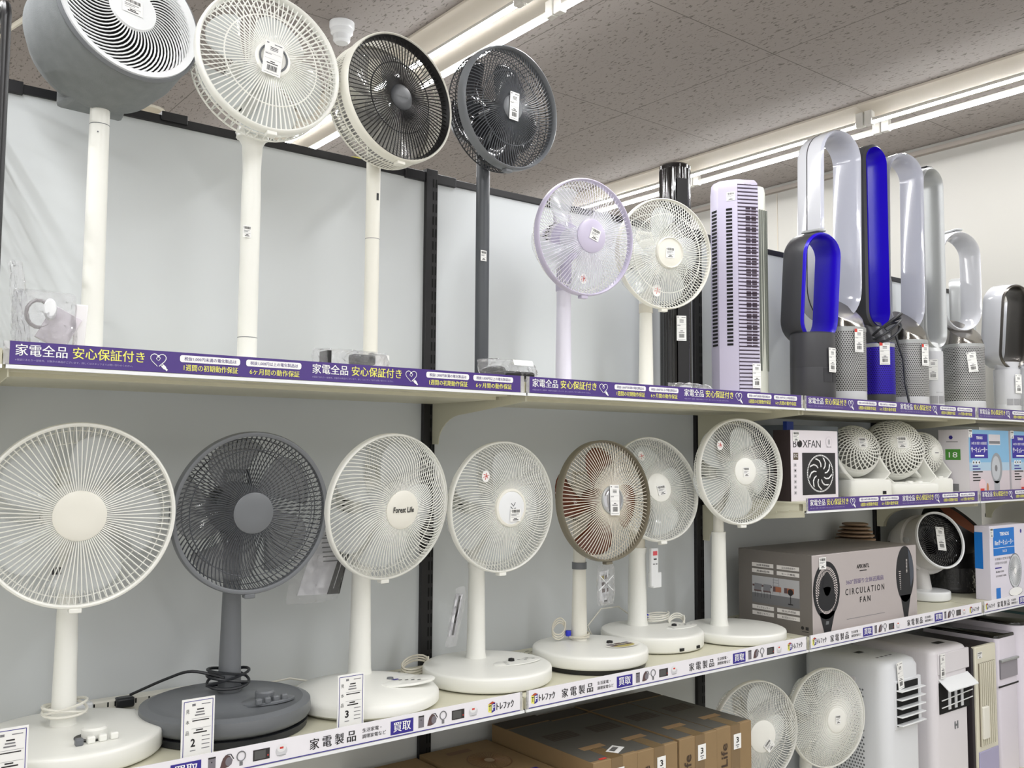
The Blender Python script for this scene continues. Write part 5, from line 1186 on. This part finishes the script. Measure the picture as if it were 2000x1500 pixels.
# ------------------------------------------------------------------ tall brown cartons
edges = [.214, .381, .547, .712, .878]; zt = .682
names = ['tall brown carton with a white label on its lid, leftmost of four', 'second from left of the four tall brown cartons', 'third from left of the four tall brown cartons', 'rightmost tall brown carton, beside the bottom deck fan']
for i in range(4):
    x0, x1 = edges[i]+.002, edges[i+1]-.002; y0, y1 = -.492+.004*(i % 2), -.045
    z1 = zt-(.004 if i == 1 else 0)
    t = carton('fan_carton', names[i], (x0, y0, ZD), (x1, y1, z1), CARD, 'tall brown fan cartons')
    m = MB(UP(x0, y0, z1+.0006)); W_ = x1-x0; L_ = y1-y0
    m.rect(0, .012, W_, L_*.82, CARDP); m.rect(0, L_*.84, W_, L_*.99, CARDK)
    m.rect(W_*.22, L_*.45, W_*.85, L_*.58, CARDK, z=.0003)
    for k in range(4): m.rect(W_*.25, L_*(.465+.028*k), W_*.82, L_*(.472+.028*k), CARDP, z=.0005)
    m.rect(W_*.3, L_*.2, W_*.8, L_*.26, mat('tan_print', srgb(150, 122, 88), .6), z=.0003)
    m.build('lid_print', t, flat=True)
    m = MB(); m.box((x0+W_*.40, y0-.0007, ZD), (x0+W_*.66, y0, z1), CARDT); m.box((x0+W_*.40, y0, z1), (x0+W_*.66, y0+.09, z1+.0009), CARDT); m.build('packing_tape', t, flat=True)
    T = frame((x0+W_*.22, y0-.0012, .425), (0, 0, 1), (-1, 0, 0))
    MB(T).text('Forest Life', 0, -.013, .21, .016, mat('brown_ink', srgb(64, 48, 36), .6), bold=.012).build('front_lettering', t, flat=True)
    m = MB(FR(x0+W_*.58, y0-.0012, z1-.05)); m.box((-.017, -.022, 0), (.017, .022, .0006), PAPER); m.text('3', -.006, -.004, .006, .013, INK, z=.001, bold=.02); m.rect(-.008, -.012, .008, -.009, GINK, z=.001); m.rect(-.004, -.018, .004, -.015, GINK, z=.001); m.build('number_label', t, flat=True)
    if i == 0:
        m = MB(UP(x0+W_*.78, y0+.05, z1+.001) @ Matrix.Rotation(.5, 4, 'Z')); m.rect(-.03, -.018, .03, .018, PAPER); barcode(m, m.T, -.02, -.004, .02, .012, .0004, 9); m.build('lid_label', t, flat=True)
        MB(UP(x0+W_*.2, y0+.008, z1+.0012)).rect(0, 0, .025, .01, REDINK).build('red_mark', t, flat=True)
for x0, x1, zt_, lab in ((-.03, .208, .635, 'lower brown carton printed with a round fan, left of the tall brown cartons'), (-.27, -.04, .628, 'lower brown carton half hidden at the bottom edge, leftmost')):
    t = carton('fan_carton', lab, (x0, -.47, ZD), (x1, -.03, zt_), CARD, 'lower brown cartons')
    m = MB(UP(x0, -.47, zt_+.0006)); BR = mat('brown_print2', srgb(120, 88, 60), .6)
    m.disc(.13, .28, .062, .07, BR, n=36); m.disc(.13, .28, .058, .066, CARD, z=.0003, n=36)
    for i in range(40): q = 2*PI*i/40; m.tube([(.13+.015*math.cos(q), .28+.017*math.sin(q), .0005), (.13+.056*math.cos(q), .28+.064*math.sin(q), .0005)], .0007, BR, 4)
    m.disc(.13, .28, .014, .016, mat('pale_tan', srgb(170, 150, 124), .6), z=.0008); m.rect(.06, .375, .14, .4, BR); m.rect(.06, .1, .2, .16, NAVY, z=.0003)
    m.build('lid_print', t, flat=True)
# ------------------------------------------------------------------ small things
def card(x, label, num, y=-.45):
    w, h = .066, .112; zc = .896+h/2-.006
    t = thing('price_card', label, 'price card', (x, y, .89), 'sample price cards')
    MB().box((x-w/2, y-.0012, zc-h/2-.008), (x+w/2, y+.0012, zc+h/2), PAPER).build('card', t, flat=True)
    m = MB(FR(x, y-.0016, zc))
    for a in (-1, 1): m.rect(a*.029-.0006, -.056, a*.029+.0006, .052, NAVY)
    m.rect(-.0296, .0508, .0296, .052, NAVY)
    for k, ch in enumerate('見本品'): m.text(ch, -.025, .028-k*.021, -.018, .036-k*.021, INK)
    m.rect(-.013, .0415, -.006, .046, GINK); m.rect(.006, .043, .024, .0445, GINK)
    for k in range(3): m.rect(-.003-.002*k, .033-.0055*k, .011+.001*k, .0355-.0055*k, INK if k == 0 else GINK)
    m.rect(-.013, .0165, .026, .017, GINK); m.rect(-.012, .0115, .022, .0135, INK); m.rect(-.013, -.003, .026, -.0025, GINK)
    m.rect(-.004, -.0075, .01, -.005, INK); m.rect(-.009, -.0125, .018, -.010, INK)
    for k in range(4): m.rect(.008, -.02-.008*k, .024, -.0185-.008*k, GINK)
    m.text(num, -.014, -.038, -.005, -.022, INK, bold=.03); m.rect(-.015, -.046, -.004, -.0445, GINK)
    m.build('printed_text', t, flat=True)
card(-.822, 'white sample price card numbered 2 in front of the grey fan', '2')
card(-.480, 'white sample price card numbered 3 in front of the white spiral-guard fan', '3')
card(-1.163, 'white price card at the lower left corner in front of the largest fan', '1')

# power strip on the back panel
t = thing('power_strip', 'long white power strip with switches fixed low on the back panel', 'power strip', (-.84, -.03, SL), None)
MB().box((-1.02, -.045, .881), (-.66, -.012, .922), WARMW).build('housing', t, bevel=.004)
m = MB(FR(-1.0, -.0456, .877))
for k in range(7):
    for q in (0, .016): m.rect(.02+k*.046+q, .030, .0235+k*.046+q, .041, SLOTB)
m.build('socket_slots', t, flat=True)
for k in range(7): MB().box((-.985+k*.046, -.049, .884), (-.962+k*.046, -.044, .894), WHITE2).build('switch', t, bevel=.001)
t = thing('power_plug', 'white plug in the power strip behind the largest fan', 'plug', (-.945, -.06, .915))
MB().box((-.965, -.075, .905), (-.925, -.047, .93), WHITE2).build('plug_body', t, bevel=.004)
MB().tube([(-.945, -.075, .915), (-.94, -.11, .91), (-1.0, -.13, .93), (-1.1, -.1, .90), (-1.15, -.06, .96), (-1.18, -.04, 1.02)], .0026, CORDM, 6).build('cord', t)
m = MB(); m.tube([(-.56, -.10, SL+.012), (-.50, -.06, SL+.03), (-.45, -.07, SL+.035), (-.38, -.10, SL+.02), (-.33, -.13, SL+.03)], .0026, CORDM, 6)
tag(origin(m.build('loose_cable'), (-.45, -.08, SL)), 'loose white cable between the grey fan and the white spiral-guard fan', 'cable')
m = MB(); pts = []
for k in range(60): a = k/18*2*PI; pts.append((-.545+.04*math.cos(a), -.10+.02*math.sin(a), SL+.006+.0009*k*.3+.008*(1+math.sin(a))))
m.tube(pts, .0026, CORDM, 6); t = tag(origin(m.build('coiled_cable'), (-.545, -.1, SL)), 'coiled white cable behind the base of the grey fan', 'cable')
m = MB(Matrix.Translation((-.575, -.11, SL+.03))); m.box((-.012, -.004, -.004), (.012, .004, .006), TIE); m.build('blue_tie', t, bevel=.002)
m = MB(); pts = [(.62, -.06, SL+.005), (.60, -.05, SL+.05), (.66, -.05, SL+.10), (.74, -.05, SL+.10), (.80, -.06, SL+.06)]; m.tube(pts, .0026, CORDM, 6)
tag(origin(m.build('arching_cable'), (.7, -.05, SL)), 'white cable arching behind the tilted white fan', 'cable')

# clear film bags with accessories
def film_bag(t, c, ux, uy, w, h, d, seed, name='film_bag', nx=14, ny=12, mt=None):
    """crumpled pillow-shaped bag centred on c spanning w along ux and h along uy"""
    rnd = random.Random(seed); T = frame(c, ux, uy); m = MB(T)
    for side in (1, -1):
        vs = []; fs = []
        for j in range(ny+1):
            for i in range(nx+1):
                u = i/nx*2-1; v = j/ny*2-1; e = max(0, (1-u**4)*(1-v**4))
                vs.append((u*w/2*(1-.06*v*v)+rnd.uniform(-1, 1)*.002, v*h/2*(1-.05*u*u)+rnd.uniform(-1, 1)*.002, side*d/2*e**.6+rnd.uniform(-1, 1)*.0035*e))
        for j in range(ny):
            for i in range(nx): q = j*(nx+1)+i; fs.append((q, q+1, q+nx+2, q+nx+1))
        m.add(vs, fs, mt or FILM)
    return m.build(name, t, ang=18)
# bag A: white remote, manual and cord at the far left of the top shelf
t = thing('accessory_bag', 'clear plastic bag with white remote, cord and booklet at the top left', 'plastic bag', (-1.12, -.41, SU), 'bagged accessories on the top shelf')
film_bag(t, (-1.125, -.412, SU+.062), (1, 0, .0), (0, .15, 1), .115, .12, .05, 1)
film_bag(t, (-1.168, -.405, SU+.09), (1, 0, 0), (-.1, .1, 1), .028, .17, .022, 2, 'bag_flap')
m = MB(); pts = []
for k in range(56): a = k/14*2*PI; pts.append((-1.135+.022*math.cos(a), -.41+.004*math.sin(a*.3), SU+.075+.026*math.sin(a)))
m.tube(pts, .0032, mat('grey_cord', srgb(170, 165, 168), .4), 6); m.build('coiled_cord', t)
MB(frame((-1.128, -.43, SU+.085), (1, 0, 0), (0, .1, 1))).lathe([(.012, -.004), (.015, 0), (.012, .004), (0, .005)], WHITE2, 24, T=frame((-1.12, -.432, SU+.082), (1, 0, 0), (0, 0, 1)) @ Matrix.Diagonal((.8, 1.4, 1, 1))).build('plug_cap', t)
m = MB(frame((-1.10, -.412, SU+.05), (1, 0, -.5), (.5, 0, 1))); m.box((-.028, -.035, -.006), (.028, .035, .004), mat('booklet_paper', srgb(226, 220, 228), .5)); m.build('booklet', t, bevel=.001)
m = MB(frame((-1.062, -.408, SU+.055), (1, 0, 0), (.05, 0, 1))); m.box((-.010, -.05, -.003), (.012, .045, .003), mat('paper_tab', srgb(240, 238, 240), .4)); m.build('paper_tab', t, bevel=.002)
# bag B: dark remote
t = thing('accessory_bag', 'clear bag holding a dark remote in front of the third tall pole', 'plastic bag', (-.47, -.41, SU), 'bagged accessories on the top shelf')
film_bag(t, (-.475, -.415, SU+.028), (1, 0, 0), (0, .2, 1), .20, .052, .04, 3, nx=22, ny=8)
MB().box((-.475, -.425, SU+.02), (-.415, -.395, SU+.044), CHAR).build('dark_remote', t, bevel=.006)
MB().box((-.545, -.436, SU+.004), (-.537, -.392, SU+.046), BLACK).build('dark_band', t)
MB(frame((-.395, -.41, SU+.03), (1, 0, -.05), (0, .1, 1))).box((-.03, -.012, -.003), (.022, .018, .003), PAPER).build('folded_leaflet', t)
# bag C: black
t = thing('accessory_bag', 'black accessories in crinkled clear film beside the dark grey pole', 'plastic bag', (-.02, -.42, SU), 'bagged accessories on the top shelf')
MB(frame((-.005, -.425, SU+.022), (1, 0, 0), (0, 1, 0))).box((-.05, -.028, -.012), (.05, .028, .006), BLACK).build('black_adapter', t, bevel=.006)
m = MB(); pts = []
for k in range(50): a = k/13*2*PI; pts.append((-.07+.035*math.cos(a), -.42+.02*math.sin(a), SU+.012+.012*math.sin(a+.8)+.0004*k))
m.tube(pts, .0035, BLACK, 6); m.build('black_cord', t)
film_bag(t, (-.025, -.425, SU+.03), (1, 0, 0), (0, .4, 1), .19, .06, .05, 4, nx=22, ny=9)
MB(frame((.0, -.455, SU+.05), (1, 0, 0), (0, .5, 1))).rect(-.03, -.008, .035, .008, PAPER).build('paper_slip', t, flat=True)
# bag D: small clear bags behind towers
t = thing('accessory_bag', 'small white bagged accessories at the foot of the black tower', 'plastic bag', (.72, -.40, SU), 'bagged accessories on the top shelf')
film_bag(t, (.70, -.41, SU+.018), (1, 0, 0), (0, .5, 1), .20, .034, .03, 5, nx=20, ny=6)
MB().box((.66, -.42, SU+.002), (.70, -.40, SU+.026), WHITE2).build('white_adapter', t, bevel=.004); MB().box((.74, -.42, SU+.002), (.80, -.39, SU+.022), WHITE2).build('white_remote', t, bevel=.005)
# manual bag hanging beside the tall brown fan
t = thing('manual_bag', 'clear bag with a grey and black printed manual hanging by the white spiral-guard fan', 'plastic bag', (-.41, -.15, 1.24), 'hanging accessory bags')
T = frame((-.405, -.155, 1.225), (1, 0, .0), (.22, 0, 1))
m = MB(T); m.prism([(-.052, -.09), (.066, -.095), (.07, .09), (-.03, .1)], -.002, .002, mat('manual_paper', srgb(240, 240, 244), .5)); m.build('manual', t, flat=True)
m = MB(T @ Matrix.Translation((0, 0, .0024))); m.add([(.03, -.094, 0), (.066, -.095, 0), (.07, .03, 0), (.045, .03, 0)], [(0, 1, 2, 3)], INK); m.add([(.044, -.08, .0003), (.046, -.08, .0003), (.058, .02, .0003), (.055, .02, .0003)], [(0, 1, 2, 3)], WPRINT)
for k in range(6): m.rect(-.02+.004*k, .05-.012*k, .03+.002*k, .053-.012*k, GINK, z=.0002)
for k in range(4): m.rect(-.012, .078-.007*k, .02, .081-.007*k, INK, z=.0002)
m.build('manual_print', t, flat=True)
film_bag(t, (-.415, -.158, 1.22), (1, 0, 0), (.22, 0, 1), .15, .215, .02, 6)
# remote bag on the fourth fan
t = thing('remote_bag', 'slim remote in a clear bag hanging from the fourth white fan pole', 'plastic bag', (-.055, -.245, 1.11), 'hanging accessory bags')
T = frame((-.058, -.245, 1.062), (1, -.2, 0), (.22, 0, 1))
MB(T).box((-.010, -.06, -.005), (.010, .055, .005), mat('remote_white', srgb(220, 220, 224), .35)).build('remote_control', t, bevel=.003)
MB(T @ Matrix.Translation((0, 0, .0056))).rect(-.003, -.055, .003, .05, INK).build('dark_stripe', t, flat=True)
film_bag(t, (-.056, -.245, 1.055), (1, -.2, 0), (.22, 0, 1), .034, .16, .016, 7, nx=6, ny=14)
# bagged remote under the brown fan
t = thing('remote_bag', 'white remote tied in a clear bag hanging under the brown-bladed fan', 'plastic bag', (.437, -.30, 1.17), 'hanging accessory bags')
T = frame((.436, -.30, 1.100), (1, 0, .06), (-.06, 0, 1))
MB(T).box((-.017, -.052, -.005), (.017, .048, .005), WHITE2).build('remote_control', t, bevel=.003)
m = MB(T @ Matrix.Translation((0, 0, .0056)))
for j in range(3):
    for i in range(2): m.rect(-.013+i*.014, .02-.019*j+.003, -.002+i*.014, .034-.019*j, MAROON if (i+j) else mat('gold_print', (1, 1, 1)))
m.rect(-.006, -.043, .006, -.038, INK); m.build('remote_buttons', t, flat=True)
film_bag(t, (.442, -.302, 1.105), (1, 0, 0), (0, 0, 1), .07, .12, .02, 8)
m = MB(T @ Matrix.Translation((0, 0, .011)))
for a in (.5, 1.3, 2.4, 3.6, 4.6, 5.6): m.tube([(0, .012, 0), (.035*math.cos(a), .012+.04*math.sin(a), 0)], .0014, WHITE2, 5)
m.build('white_rubber_band', t)
# remote on the holder of the tilted fan
t = thing('remote_control', 'white remote with a red button in the holder on the tilted fan', 'remote control', (.716, -.30, 1.07), None)
T = FR(.770, -.185, 1.125)
t.location = (.770, -.19, 1.06)
MB(T).box((-.017, -.065, -.006), (.017, .06, .006), WHITE2).build('body', t, bevel=.003)
m = MB(T @ Matrix.Translation((0, 0, .0066))); m.rect(-.010, .036, .010, .05, PINKB); m.rect(-.007, .022, .007, .026, INK); [m.rect(-.010+.012*q, .006, -.002+.012*q, .010, GINK) for q in range(2)]; m.build('buttons', t, flat=True)
